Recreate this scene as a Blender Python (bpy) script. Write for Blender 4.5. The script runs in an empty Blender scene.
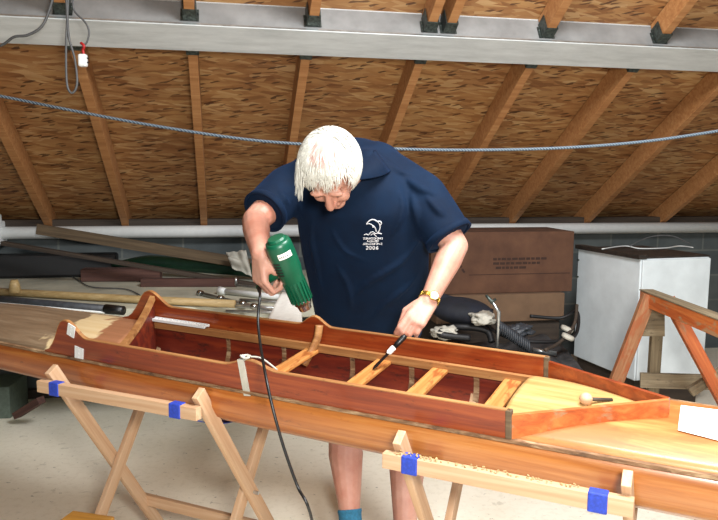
import bpy, bmesh, math, random
from mathutils import Vector as V, Matrix, noise
from mathutils.bvhtree import BVHTree
random.seed(7)
sc = bpy.context.scene
COL = sc.collection

# ------------------------------------------------------------------ camera
F, PITCH, ROLL, CH = 698.0, 0.1194, 0.0071, 1.5
fw = V((0, math.cos(PITCH), -math.sin(PITCH))); up0 = V((0, math.sin(PITCH), math.cos(PITCH))); rt0 = V((1, 0, 0))
cx = rt0*math.cos(ROLL) + up0*math.sin(ROLL)
cu = up0*math.cos(ROLL) - rt0*math.sin(ROLL)
CAM = V((0, 0, CH))
cam = bpy.data.objects.new('camera', bpy.data.cameras.new('camera')); COL.objects.link(cam)
cam.data.sensor_width = 36; cam.data.lens = F/718*36; cam.data.clip_start = .05
m = Matrix((cx, cu, -fw)).transposed().to_4x4(); m.translation = CAM
cam.matrix_world = m
sc.camera = cam
def ray(px, py):
    d = fw*F + cx*(px-359) + cu*(260-py)
    return d/d.y
def P(px, py, y): return CAM + ray(px, py)*y            # point at distance y in front
def PZ(px, py, z):
    d = ray(px, py); return CAM + d*((z-CH)/d.z)
def PPl(px, py, o, n):
    d = ray(px, py); return CAM + d*((o-CAM).dot(n)/d.dot(n))

# ------------------------------------------------------------------ materials
def nodes(name, rough=.5, metal=0., coat=0.):
    mt = bpy.data.materials.new(name); mt.use_nodes = True
    nt = mt.node_tree; b = nt.nodes['Principled BSDF']
    b.inputs['Roughness'].default_value = rough; b.inputs['Metallic'].default_value = metal
    b.inputs['Coat Weight'].default_value = coat; b.inputs['Coat Roughness'].default_value = .15
    return mt, nt, b
KF = [.80]
def lin(c):
    return tuple(KF[0]*((x/255)/12.92 if x/255 <= .04045 else ((x/255+.055)/1.055)**2.4) for x in c) + (1,)
def N(nt, t, **kw):
    n = nt.nodes.new(t)
    for k, v in kw.items():
        if k.startswith('i_'): n.inputs[k[2:].replace('_', ' ')].default_value = v
        else: setattr(n, k, v)
    return n
def ramp(nt, fac, stops, interp='LINEAR'):
    r = nt.nodes.new('ShaderNodeValToRGB'); cr = r.color_ramp; cr.interpolation = interp
    while len(cr.elements) < len(stops): cr.elements.new(.5)
    for e, (p, c) in zip(cr.elements, stops): e.position = p; e.color = lin(c)
    nt.links.new(fac, r.inputs[0]); return r.outputs[0]
def mixc(nt, fac, a, b, mode='MIX'):
    x = nt.nodes.new('ShaderNodeMix'); x.data_type = 'RGBA'; x.blend_type = mode
    for s, v in ((x.inputs[0], fac), (x.inputs[6], a), (x.inputs[7], b)):
        if hasattr(v, 'links'): nt.links.new(v, s)
        else: s.default_value = v
    return x.outputs[2]
def coords(nt, scale=(1, 1, 1), rot=(0, 0, 0), loc=(0, 0, 0)):
    t = nt.nodes.new('ShaderNodeTexCoord'); mp = nt.nodes.new('ShaderNodeMapping')
    nt.links.new(t.outputs['Object'], mp.inputs[0])
    mp.inputs['Scale'].default_value = scale; mp.inputs['Rotation'].default_value = rot; mp.inputs['Location'].default_value = loc
    return mp.outputs[0]
def noisef(nt, vec, scale=1, detail=5, rough=.6, dist=0):
    n = nt.nodes.new('ShaderNodeTexNoise'); nt.links.new(vec, n.inputs['Vector'])
    n.inputs['Scale'].default_value = scale; n.inputs['Detail'].default_value = detail
    n.inputs['Roughness'].default_value = rough; n.inputs['Distortion'].default_value = dist
    return n.outputs['Fac']
def bump(nt, b, h, strength=.3, dist=.01):
    n = nt.nodes.new('ShaderNodeBump'); n.inputs['Strength'].default_value = strength; n.inputs['Distance'].default_value = dist
    nt.links.new(h, n.inputs['Height']); nt.links.new(n.outputs[0], b.inputs['Normal'])
def plain(name, c, rough=.5, metal=0., coat=0., var=.12, scale=30, bmp=0.):
    mt, nt, b = nodes(name, rough, metal, coat)
    if name in ('white_paint', 'cabinet_white', 'ledge_render', 'paper', 'pale_cloth', 'aluminium'): KF[0] = 1.0
    f = noisef(nt, coords(nt), scale, 4)
    lo = tuple(x*(1-var) for x in c); hi = tuple(min(255, x*(1+var)) for x in c)
    nt.links.new(ramp(nt, f, [(.3, lo), (.7, hi)]), b.inputs['Base Color'])
    if bmp: bump(nt, b, f, bmp, .003)
    KF[0] = .80
    return mt
def wood(name, dark, mid, light, rough=.45, coat=0., grain=55, along=2.2, patch=None, pscale=5, pth=.55, dirt=None, dth=.62):
    mt, nt, b = nodes(name, rough, 0, coat)
    v = coords(nt, (along, grain, grain))
    f = noisef(nt, v, 1, 6, .65, .6)
    c = ramp(nt, f, [(.25, dark), (.48, mid), (.72, light)])
    if patch:
        g = noisef(nt, coords(nt, (1, 3, 3)), pscale, 5, .6, .5)
        g = ramp(nt, g, [(pth-.04, (0, 0, 0)), (pth+.06, (255, 255, 255))])
        c = mixc(nt, g, c, lin(patch))
    if dirt:
        g = noisef(nt, coords(nt, (2, 6, 6), loc=(3, 1, 2)), 6, 8, .75)
        g = ramp(nt, g, [(dth-.02, (0, 0, 0)), (dth+.08, (255, 255, 255))])
        c = mixc(nt, g, c, lin(dirt))
    nt.links.new(c, b.inputs['Base Color']); bump(nt, b, f, .15, .002)
    return mt
M = {}
M['pine'] = wood('new_pine', (190, 146, 108), (208, 168, 130), (222, 188, 154), .6)
M['rafter'] = wood('rafter_pine', (156, 100, 54), (186, 128, 76), (206, 152, 98), .65, grain=40, dirt=(110, 66, 34), dth=.66)
M['mahog'] = wood('varnished_mahogany', (98, 34, 14), (140, 56, 23), (174, 86, 38), .32, .5, grain=45, along=1.6, dirt=(70, 26, 12), dth=.6)
M['hullout'] = wood('hull_planking', (132, 62, 22), (176, 96, 38), (206, 132, 66), .36, .35, grain=38, along=1.4, dirt=(104, 50, 24), dth=.62)
M['hullin'] = wood('inner_hull_red', (82, 22, 14), (112, 36, 20), (150, 60, 28), .5, .15, grain=24, dirt=(52, 26, 20), dth=.55)
M['wale'] = wood('stripped_wale', (130, 84, 46), (165, 112, 64), (200, 148, 92), .55, 0, grain=45, dirt=(98, 58, 34), dth=.6)
M['thwart'] = wood('sanded_thwart', (168, 96, 42), (196, 126, 62), (216, 156, 90), .5, .1, grain=80, patch=(150, 80, 32), pscale=12, pth=.58)
M['deckpine'] = wood('bare_deck_ply', (142, 80, 30), (184, 118, 56), (206, 150, 84), .5, .2, grain=30, along=2.5, patch=(170, 98, 40), pscale=4, pth=.54, dirt=(138, 84, 40), dth=.6)
M['aftdeck'] = wood('bare_cedar_ply', (164, 116, 58), (198, 154, 92), (216, 180, 122), .55, .05, grain=30, along=2.5, dirt=(150, 104, 56), dth=.62)
M['seam'] = wood('worn_seam', (92, 66, 44), (140, 104, 72), (196, 168, 130), .6, 0, grain=60, along=14, dirt=(60, 40, 28), dth=.55)
M['orange_old'] = wood('old_orange_varnish', (150, 66, 26), (196, 98, 42), (220, 132, 66), .55, .1, grain=40, patch=(168, 140, 104), pscale=9, pth=.6)
M['weather'] = wood('weathered_wood', (96, 84, 66), (136, 120, 94), (168, 152, 122), .75, 0, grain=40, dirt=(70, 58, 44), dth=.6)
M['worn_leg'] = wood('worn_brown_leg', (120, 74, 44), (160, 108, 70), (184, 150, 112), .7, 0, grain=40, patch=(160, 84, 44), pscale=10, pth=.5)
M['brownplank'] = wood('dusty_brown_plank', (72, 58, 42), (98, 80, 58), (122, 102, 76), .8)
M['darkplank'] = wood('dark_plank', (44, 36, 28), (62, 50, 40), (82, 68, 54), .75)
M['maroon'] = wood('maroon_board', (64, 40, 34), (88, 56, 48), (110, 76, 64), .8)
M['bamboo'] = wood('pale_pole', (150, 124, 80), (182, 154, 104), (206, 182, 134), .6)
M['yellowply'] = wood('yellow_varnished_top', (178, 118, 44), (206, 146, 62), (226, 170, 86), .4, .3)
M['white'] = plain('white_paint', (222, 224, 222), .45, var=.02)
M['cabinet'] = plain('cabinet_white', (220, 228, 230), .4, var=.05, scale=4)
M['blackrub'] = plain('black_rubber', (22, 22, 24), .55)
M['darkmetal'] = plain('dark_hanger_steel', (84, 92, 88), .45, .8, var=.3, scale=60)
M['alu'] = plain('aluminium', (196, 200, 200), .3, .9, var=.1, scale=20)
M['chrome'] = plain('chrome', (200, 202, 200), .22, 1., var=.1)
M['gold'] = plain('gold', (206, 164, 70), .3, .9)
M['blue'] = plain('blue_webbing', (38, 66, 176), .65, var=.15, scale=120)
M['green'] = plain('green_plastic', (8, 88, 60), .36, var=.06)
M['grubber'] = plain('dark_green_tube', (16, 60, 40), .5)
M['black'] = plain('black_plastic', (20, 20, 20), .4)
M['paper'] = plain('paper', (228, 226, 218), .8, var=.03)
M['ink'] = plain('ink', (70, 68, 76), .8)
M['cloth'] = plain('pale_cloth', (176, 172, 160), .9, var=.1, scale=12, bmp=.4)
M['navy'] = plain('dark_blue_canvas', (24, 28, 40), .8, var=.25, scale=9)
M['tarp'] = plain('grimy_tarp', (44, 42, 42), .8, var=.5, scale=14)
M['redwire'] = plain('red_wire', (176, 30, 30), .5)
M['greycable'] = plain('grey_cable', (84, 84, 84), .5)
M['sock'] = plain('blue_sock', (44, 110, 140), .9, var=.12, scale=90, bmp=.3)
M['shoe'] = plain('white_trainer', (222, 222, 218), .6, var=.04)
M['shorts'] = plain('dark_shorts', (30, 34, 48), .9)
M['eye'] = plain('eye_white', (220, 216, 208), .3, var=.02)
M['tubegrey'] = plain('slate_blue_tube', (58, 62, 68), .5, var=.2)
M['plaster'] = plain('ledge_render', (172, 170, 152), .85, var=.14, scale=3, bmp=.2)
M['lidboard'] = plain('dark_lid', (50, 42, 36), .6, var=.3)
M['greenbox'] = plain('grey_green_plastic', (92, 104, 92), .6)
M['embroid'] = plain('white_print', (230, 230, 232), .8, var=.02)
M['box_ink'] = plain('box_print', (62, 40, 30), .9)

def mk_card():
    mt, nt, b = nodes('cardboard', .9)
    f = noisef(nt, coords(nt, (1, 1, 1)), 5, 5)
    g = noisef(nt, coords(nt, (3, 3, 140)), 1, 2)
    c = ramp(nt, f, [(.3, (84, 54, 38)), (.7, (112, 76, 54))])
    nt.links.new(c, b.inputs['Base Color']); bump(nt, b, g, .1, .002); return mt
M['card'] = mk_card()
M['card2'] = plain('pale_cardboard', (124, 96, 72), .9, var=.08, scale=6)

def mk_osb():
    mt, nt, b = nodes('oriented_strand_board', .6)
    def layer(rz, sx, sy, off, stops):
        v = coords(nt, (1, 1, 1), (0, 0, rz), (off, off*.7, 0))
        nz = nt.nodes.new('ShaderNodeTexNoise'); nz.inputs['Scale'].default_value = 9; nt.links.new(v, nz.inputs['Vector'])
        a = nt.nodes.new('ShaderNodeVectorMath'); a.operation = 'MULTIPLY_ADD'
        nt.links.new(nz.outputs['Color'], a.inputs[0]); a.inputs[1].default_value = (.03, .012, 0); nt.links.new(v, a.inputs[2])
        mp = nt.nodes.new('ShaderNodeMapping'); nt.links.new(a.outputs[0], mp.inputs[0]); mp.inputs['Scale'].default_value = (sx, sy, 1)
        vo = nt.nodes.new('ShaderNodeTexVoronoi'); vo.voronoi_dimensions = '2D'; vo.inputs['Scale'].default_value = 1
        nt.links.new(mp.outputs[0], vo.inputs['Vector'])
        s = nt.nodes.new('ShaderNodeSeparateColor'); nt.links.new(vo.outputs['Color'], s.inputs[0])
        return ramp(nt, s.outputs[0], stops), s.outputs[1]
    st = [(.0, (146, 100, 58)), (.2, (176, 126, 76)), (.5, (194, 146, 92)), (.8, (208, 166, 110)), (1., (228, 194, 142))]
    c1, f1 = layer(.0, 8, 40, 0, st)
    c2, f2 = layer(.14, 9, 48, 3.1, st)
    c3, f3 = layer(-.2, 10, 56, 7.7, st)
    c4, f4 = layer(.3, 20, 90, 2.2, [(0, (66, 38, 20)), (.5, (92, 54, 28)), (1, (80, 46, 24))])
    def step(f, t): return ramp(nt, f, [(t-.01, (0, 0, 0)), (t+.01, (255, 255, 255))])
    c = mixc(nt, step(f2, .5), c1, c2)
    c = mixc(nt, step(f3, .62), c, c3)
    c = mixc(nt, step(f4, .93), c, c4)
    g = noisef(nt, coords(nt), 2.2, 3)
    c = mixc(nt, .5, c, ramp(nt, g, [(.35, (200, 150, 112)), (.65, (255, 228, 196))]), 'MULTIPLY')
    nt.links.new(c, b.inputs['Base Color']); return mt
M['osb'] = mk_osb()

def mk_floor():
    KF[0] = 1.0
    mt, nt, b = nodes('concrete_floor', .55)
    big = noisef(nt, coords(nt), 1.1, 5, .55)
    fine = noisef(nt, coords(nt), 30, 8, .7)
    c = ramp(nt, big, [(.3, (226, 217, 196)), (.5, (238, 230, 212)), (.7, (246, 239, 222))])
    c = mixc(nt, .5, c, ramp(nt, fine, [(.3, (226, 222, 210)), (.5, (255, 255, 252))]), 'MULTIPLY')
    sp = noisef(nt, coords(nt, (1, 1.6, 1), loc=(5, 2, 0)), 7, 6, .62, .4)
    c = mixc(nt, ramp(nt, sp, [(.63, (0, 0, 0)), (.68, (150, 150, 150))]), c, lin((140, 130, 106)))
    sp2 = noisef(nt, coords(nt, (1, 1.4, 1), loc=(1, 9, 0)), 26, 4, .6)
    c = mixc(nt, ramp(nt, sp2, [(.66, (0, 0, 0)), (.69, (200, 200, 200))]), c, lin((104, 96, 78)))
    nt.links.new(c, b.inputs['Base Color'])
    KF[0] = .80
    rr = nt.nodes.new('ShaderNodeMapRange'); nt.links.new(big, rr.inputs[0]); rr.inputs[3].default_value = .35; rr.inputs[4].default_value = .75
    nt.links.new(rr.outputs[0], b.inputs['Roughness']); bump(nt, b, fine, .12, .004); return mt
M['floor'] = mk_floor()

def mk_block():
    mt, nt, b = nodes('painted_block_wall', .85)
    v = coords(nt, (1, 1, 1), (math.radians(90), 0, 0))
    br = nt.nodes.new('ShaderNodeTexBrick'); nt.links.new(v, br.inputs['Vector'])
    br.inputs['Color1'].default_value = lin((112, 118, 116)); br.inputs['Color2'].default_value = lin((96, 104, 106)); br.inputs['Mortar'].default_value = lin((132, 136, 130))
    br.inputs['Scale'].default_value = 1; br.inputs['Mortar Size'].default_value = .008
    br.inputs['Brick Width'].default_value = .44; br.inputs['Row Height'].default_value = .22
    g = noisef(nt, coords(nt), 4, 6)
    c = mixc(nt, .6, br.outputs['Color'], ramp(nt, g, [(.3, (150, 150, 150)), (.7, (255, 255, 255))]), 'MULTIPLY')
    nt.links.new(c, b.inputs['Base Color']); return mt
M['block'] = mk_block()

def mk_beam():
    KF[0] = .95
    mt, nt, b = nodes('grey_painted_steel', .4, .0)
    g = noisef(nt, coords(nt, (1, 6, 6)), 3, 7, .7)
    c = ramp(nt, g, [(.25, (172, 174, 172)), (.5, (196, 198, 196)), (.75, (214, 216, 214))])
    h = noisef(nt, coords(nt, (1, 1, 1), loc=(4, 0, 0)), 9, 5, .7)
    c = mixc(nt, ramp(nt, h, [(.66, (0, 0, 0)), (.76, (150, 150, 150))]), c, lin((108, 98, 88)))
    nt.links.new(c, b.inputs['Base Color']); return mt
M['beam'] = mk_beam(); KF[0] = .80
M['web'] = plain('shade_toned_steel_web', (146, 146, 144), .55, .2, var=.1, scale=6)  # beam steel with shade put into its colour, offsetting the skylight on the web

def mk_foredeck():
    # weathered brown ply with a stripped yellow zone and leftover red varnish close to the cockpit
    mt, nt, b = nodes('weathered_foredeck', .5, 0, .1)
    f = noisef(nt, coords(nt, (2, 26, 26)), 1, 7, .7, .5)
    base = ramp(nt, f, [(.25, (104, 82, 60)), (.5, (140, 116, 90)), (.75, (172, 150, 122))])
    red = ramp(nt, f, [(.3, (120, 46, 20)), (.7, (160, 76, 34))])
    yel = ramp(nt, f, [(.3, (240, 206, 146)), (.7, (255, 234, 188))])
    t = nt.nodes.new('ShaderNodeTexCoord'); s = nt.nodes.new('ShaderNodeSeparateXYZ'); nt.links.new(t.outputs['Object'], s.inputs[0])
    g = noisef(nt, coords(nt), 8, 3)
    def lincomb(a, bb, c, k):
        m1 = N(nt, 'ShaderNodeMath', operation='MULTIPLY'); nt.links.new(s.outputs[0], m1.inputs[0]); m1.inputs[1].default_value = a
        m2 = N(nt, 'ShaderNodeMath', operation='MULTIPLY_ADD'); nt.links.new(s.outputs[1], m2.inputs[0]); m2.inputs[1].default_value = bb; nt.links.new(m1.outputs[0], m2.inputs[2])
        m3 = N(nt, 'ShaderNodeMath', operation='MULTIPLY_ADD'); nt.links.new(g, m3.inputs[0]); m3.inputs[1].default_value = k; nt.links.new(m2.outputs[0], m3.inputs[2])
        m4 = N(nt, 'ShaderNodeMath', operation='ADD'); nt.links.new(m3.outputs[0], m4.inputs[0]); m4.inputs[1].default_value = c
        return ramp(nt, m4.outputs[0], [(.49, (0, 0, 0)), (.51, (255, 255, 255))])
    c = mixc(nt, lincomb(1, .35, 1.18, .3), base, yel)
    c = mixc(nt, lincomb(1, .45, 1.03, .25), c, red)
    nt.links.new(c, b.inputs['Base Color']); return mt
M['foredeck'] = mk_foredeck()

def mk_rope():
    mt, nt, b = nodes('braided_rope', .8)
    w = nt.nodes.new('ShaderNodeTexWave'); w.inputs['Scale'].default_value = 45; w.wave_type = 'BANDS'; w.bands_direction = 'DIAGONAL'
    nt.links.new(coords(nt), w.inputs['Vector'])
    nt.links.new(ramp(nt, w.outputs['Fac'], [(.35, (52, 66, 84)), (.65, (128, 142, 150))]), b.inputs['Base Color']); return mt
M['rope'] = mk_rope()

def mk_skin():
    mt, nt, b = nodes('skin', .5)
    b.inputs['Subsurface Weight'].default_value = .12; b.inputs['Subsurface Radius'].default_value = (.02, .008, .004)
    f = noisef(nt, coords(nt), 22, 6, .65); g = noisef(nt, coords(nt), 5, 3)
    c = ramp(nt, f, [(.3, (186, 120, 96)), (.55, (204, 144, 120)), (.8, (218, 166, 142))])
    c = mixc(nt, .35, c, ramp(nt, g, [(.35, (192, 122, 102)), (.65, (226, 186, 168))]))
    nt.links.new(c, b.inputs['Base Color']); bump(nt, b, f, .12, .002); return mt
M['skin'] = mk_skin()
def mk_hair():
    mt, nt, b = nodes('white_hair', .55)
    f = noisef(nt, coords(nt, (1, 1, 1)), 60, 4)
    nt.links.new(ramp(nt, f, [(.3, (204, 200, 186)), (.7, (238, 236, 226))]), b.inputs['Base Color']); return mt
M['hair'] = mk_hair()
def mk_shirt():
    mt, nt, b = nodes('navy_cotton', .85)
    b.inputs['Sheen Weight'].default_value = .06; b.inputs['Sheen Tint'].default_value = lin((60, 130, 220)); b.inputs['Specular IOR Level'].default_value = .2
    f = noisef(nt, coords(nt), 7, 4); g = noisef(nt, coords(nt), 420, 2)
    nt.links.new(ramp(nt, f, [(.3, (1, 17, 38)), (.7, (3, 30, 56))]), b.inputs['Base Color']); bump(nt, b, g, .15, .001); return mt
M['shirt'] = mk_shirt()

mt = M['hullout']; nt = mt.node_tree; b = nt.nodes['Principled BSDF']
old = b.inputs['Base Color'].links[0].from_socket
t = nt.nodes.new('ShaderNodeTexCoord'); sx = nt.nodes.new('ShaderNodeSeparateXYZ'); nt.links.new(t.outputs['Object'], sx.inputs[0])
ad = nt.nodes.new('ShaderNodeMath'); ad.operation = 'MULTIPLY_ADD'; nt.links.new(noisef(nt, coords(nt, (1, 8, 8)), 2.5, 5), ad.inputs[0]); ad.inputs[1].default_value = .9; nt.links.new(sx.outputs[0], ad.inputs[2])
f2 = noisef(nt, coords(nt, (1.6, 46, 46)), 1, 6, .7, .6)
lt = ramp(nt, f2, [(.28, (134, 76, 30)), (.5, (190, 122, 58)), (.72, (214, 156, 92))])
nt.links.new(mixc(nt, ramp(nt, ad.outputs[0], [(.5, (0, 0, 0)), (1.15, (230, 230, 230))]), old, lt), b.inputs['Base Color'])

# ------------------------------------------------------------------ object helpers
MW = {}
def tag(o, label, cat, group=None, kind=None):
    if label: o['label'] = label
    if cat: o['category'] = cat
    if group: o['group'] = group
    if kind: o['kind'] = kind
    return o
def root(name, loc, label, cat, group=None, mw=None):
    o = bpy.data.objects.new(name, None); COL.objects.link(o); o.empty_display_size = .1
    w = mw if mw is not None else Matrix.Translation(loc)
    o.matrix_world = w; MW[o.name] = w.copy()
    return tag(o, label, cat, group)
def link(name, bm, mat, parent=None, mw=None, smooth=False, bev=0, label=None):
    if isinstance(bm, bpy.types.Mesh): me = bm
    else:
        bmesh.ops.recalc_face_normals(bm, faces=bm.faces)
        me = bpy.data.meshes.new(name); bm.to_mesh(me); bm.free()
    me.materials.clear(); me.materials.append(M[mat] if isinstance(mat, str) else mat)
    for p in me.polygons: p.use_smooth = smooth
    o = bpy.data.objects.new(name, me); COL.objects.link(o)
    w = mw if mw is not None else Matrix.Identity(4)
    if parent is not None:
        o.parent = parent
        o.matrix_parent_inverse = MW[parent.name].inverted()
    o.matrix_basis = w; MW[o.name] = w.copy()
    if bev:
        b = o.modifiers.new('bevel', 'BEVEL'); b.width = bev; b.segments = 2; b.limit_method = 'ANGLE'
    if label: o['label'] = label
    return o
def bx(bm, c, s, rot=None):
    r = bmesh.ops.create_cube(bm, size=1)
    mt = Matrix.Translation(c) @ (rot.to_4x4() if rot else Matrix.Identity(4)) @ Matrix.Diagonal((*s, 1))
    bmesh.ops.transform(bm, matrix=mt, verts=r['verts']); return r['verts']
def frame(p, q, upv=V((0, 0, 1))):
    x = (q-p).normalized(); y = upv.cross(x)
    if y.length < 1e-4: y = V((0, 1, 0)).cross(x)
    y.normalize(); z = x.cross(y)
    m = Matrix((x, y, z)).transposed().to_4x4(); m.translation = p; return m
def bar(name, p, q, w, h, mat, parent=None, upv=V((0, 0, 1)), bev=.002, drop=0, label=None):
    """rectangular timber from p to q; w across, h along upv; drop shifts it along -up"""
    bm = bmesh.new(); L = (q-p).length
    bx(bm, V((L/2, 0, -drop)), (L, w, h))
    return link(name, bm, mat, parent, frame(p, q, upv), bev=bev, label=label)
def tube_bm(bm, pts, r, n=8, closed_ends=True, flat=1.0):
    pts = [V(p) for p in pts]; rr = r if hasattr(r, '__len__') else [r]*len(pts)
    rings = []; prev = None
    for i, p in enumerate(pts):
        t = (pts[min(i+1, len(pts)-1)] - pts[max(i-1, 0)]).normalized()
        if prev is None:
            a = t.orthogonal().normalized()
        else:
            a = prev - t*prev.dot(t)
            a = a.normalized() if a.length > 1e-6 else t.orthogonal().normalized()
        prev = a; b = t.cross(a)
        rings.append([bm.verts.new(p + (a*math.cos(2*math.pi*k/n) + b*math.sin(2*math.pi*k/n)*flat)*rr[i]) for k in range(n)])
    for A, B in zip(rings, rings[1:]):
        for k in range(n): bm.faces.new((A[k], A[(k+1) % n], B[(k+1) % n], B[k]))
    if closed_ends:
        bm.faces.new(rings[0][::-1]); bm.faces.new(rings[-1])
def catmull(pts, n=8):
    pts = [V(p) for p in pts]; out = []
    for i in range(len(pts)-1):
        a = pts[max(i-1, 0)]; b = pts[i]; c = pts[i+1]; d = pts[min(i+2, len(pts)-1)]
        for k in range(n):
            t = k/n
            out.append(.5*((2*b) + (c-a)*t + (2*a-5*b+4*c-d)*t*t + (3*b-a-3*c+d)*t**3))
    out.append(pts[-1]); return out
def tube(name, pts, r, mat, parent=None, n=10, smoothpath=0, label=None):
    if smoothpath: pts = catmull(pts, smoothpath)
    bm = bmesh.new(); tube_bm(bm, pts, r, n)
    return link(name, bm, mat, parent, smooth=True, label=label)
def hexa(bm, b4, t4):
    vb = [bm.verts.new(p) for p in b4]; vt = [bm.verts.new(p) for p in t4]
    bm.faces.new(vb[::-1]); bm.faces.new(vt)
    for i in range(4): bm.faces.new((vb[i], vb[(i+1) % 4], vt[(i+1) % 4], vt[i]))
def lathe(bm, prof, mw, n=20):
    rings = []
    for x, r in prof:
        rings.append([bm.verts.new(mw @ V((x, r*math.cos(2*math.pi*k/n), r*math.sin(2*math.pi*k/n)))) for k in range(n)])
    for A, B in zip(rings, rings[1:]):
        for k in range(n): bm.faces.new((A[k], A[(k+1) % n], B[(k+1) % n], B[k]))
    bm.faces.new(rings[0][::-1]); bm.faces.new(rings[-1])
def cap(bm, p, q, r1, r2, n=14):
    p, q = V(p), V(q); L = (q-p).length; prof = []
    for i in range(6):
        a = math.pi/2*(1-i/5); prof.append((-r1*math.sin(a), max(r1*math.cos(a), 1e-4)))
    for i in range(6):
        a = math.pi/2*i/5; prof.append((L+r2*math.sin(a), max(r2*math.cos(a), 1e-4)))
    lathe(bm, prof, frame(p, q), n)
def blob(bm, c, r, rot=None, seg=20):
    g = bmesh.ops.create_uvsphere(bm, u_segments=seg, v_segments=seg//2+2, radius=1)
    mt = Matrix.Translation(c) @ (rot.to_4x4() if rot else Matrix.Identity(4)) @ Matrix.Diagonal((*r, 1))
    bmesh.ops.transform(bm, matrix=mt, verts=g['verts'])
def voxel(bm, size, smooth_it=3, fac=.5):
    """fuse overlapping solids into one continuous surface"""
    bmesh.ops.recalc_face_normals(bm, faces=bm.faces)
    me = bpy.data.meshes.new('tmp'); bm.to_mesh(me); bm.free()
    o = bpy.data.objects.new('tmp', me); COL.objects.link(o)
    r = o.modifiers.new('r', 'REMESH'); r.mode = 'VOXEL'; r.voxel_size = size; r.use_smooth_shade = True
    s = o.modifiers.new('s', 'SMOOTH'); s.iterations = smooth_it; s.factor = fac
    dg = bpy.context.evaluated_depsgraph_get(); dg.update()
    out = bpy.data.meshes.new_from_object(o.evaluated_get(dg))
    bpy.data.objects.remove(o); return out

# ------------------------------------------------------------------ roof frame
def dirto(px, py): return ray(px, py).normalized()
dn = dirto(228, 585)                       # down-slope direction of the rafters
hh = V((dn.x, dn.y, 0)).normalized()       # horizontal, towards the back wall
bd = V((hh.y, -hh.x, 0))                   # along the steel beam, to the right
nrm = bd.cross(dn).normalized()
if nrm.z < 0: nrm = -nrm                   # roof normal (upwards)
RO = P(359, 222, 5.35)                     # a point of the rafter undersides above the back wall
RM = Matrix((bd, dn, nrm)).transposed().to_4x4(); RM.translation = RO   # x along beam, y down slope, z up
RMi = RM.inverted()
RD = .145                                  # rafter depth
def roofpt(px, py): return RMi @ PPl(px, py, RO, nrm)

# ceiling (OSB sheets over the rafters)
bm = bmesh.new()
UPS = -6.3
for i in range(-5, 5):                     # sheets 1.25 wide courses
    pass
bx(bm, V((0, (UPS+.5)/2, RD+.009)), (11, .5-UPS, .018))
link('ceiling', bm, 'osb', mw=RM).__setitem__('kind', 'structure')
# back wall
wallY = RO + hh*.12
WM = Matrix((bd, hh, V((0, 0, 1)))).transposed().to_4x4(); WM.translation = V((wallY.x, wallY.y, 0))
bm = bmesh.new(); bx(bm, V((0, .1, (RO.z)/2)), (11, .2, RO.z))
o = link('wall_back', bm, 'block', mw=WM); o['kind'] = 'structure'
for nm, a in (('wall_left', -5.4), ('wall_right', 5.4)):
    bm = bmesh.new()
    pr = [(.3, 0), (.3, RO.z+.0), (-5.3, RO.z+5.6*math.tan(math.asin(-dn.z))), (-5.3, 0)]
    A = [bm.verts.new((a-.08, y, z)) for y, z in pr]; B = [bm.verts.new((a+.08, y, z)) for y, z in pr]
    bm.faces.new(A); bm.faces.new(B[::-1])
    for i in range(4): bm.faces.new((A[i], A[(i+1) % 4], B[(i+1) % 4], B[i]))
    o = link(nm, bm, 'block', mw=WM); o['kind'] = 'structure'
bm = bmesh.new(); bx(bm, V((0, 1.5, -.05)), (16, 15, .1))
o = link('floor', bm, 'floor'); o['kind'] = 'structure'
o = bar('trim_1', WM @ V((-5.3, -.02, RO.z+.0)), WM @ V((5.3, -.02, RO.z+.0)), .1, .05, 'darkplank'); o['kind'] = 'structure'

# steel beam: bent channel, web square to the roof, flange running down the slope
yw = roofpt(359, 32).y; yf = roofpt(359, 56.5).y
ang = 0.0
bmr = root('steel_beam', RM @ V((0, yw, 0)), 'long grey painted steel beam crossing under the roof boards', 'beam')
bm = bmesh.new(); T = .008
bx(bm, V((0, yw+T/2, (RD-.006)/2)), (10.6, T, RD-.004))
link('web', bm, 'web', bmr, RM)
bm = bmesh.new(); bx(bm, V((0, (yw+yf)/2, -T/2)), (10.6, yf-yw, T)); link('flange', bm, 'beam', bmr, RM, bev=.002)
bm = bmesh.new(); bx(bm, V((0, yw-.001, -.001)), (10.6, .006, .007)); link('weld_bead', bm, 'alu', bmr, RM)
bx_ = bmesh.new(); bx(bx_, V((0, (yw+yf)/2, RD-T/2-.001)), (10.6, yf-yw, T)); link('upper_flange', bx_, 'beam', bmr, RM)

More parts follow.
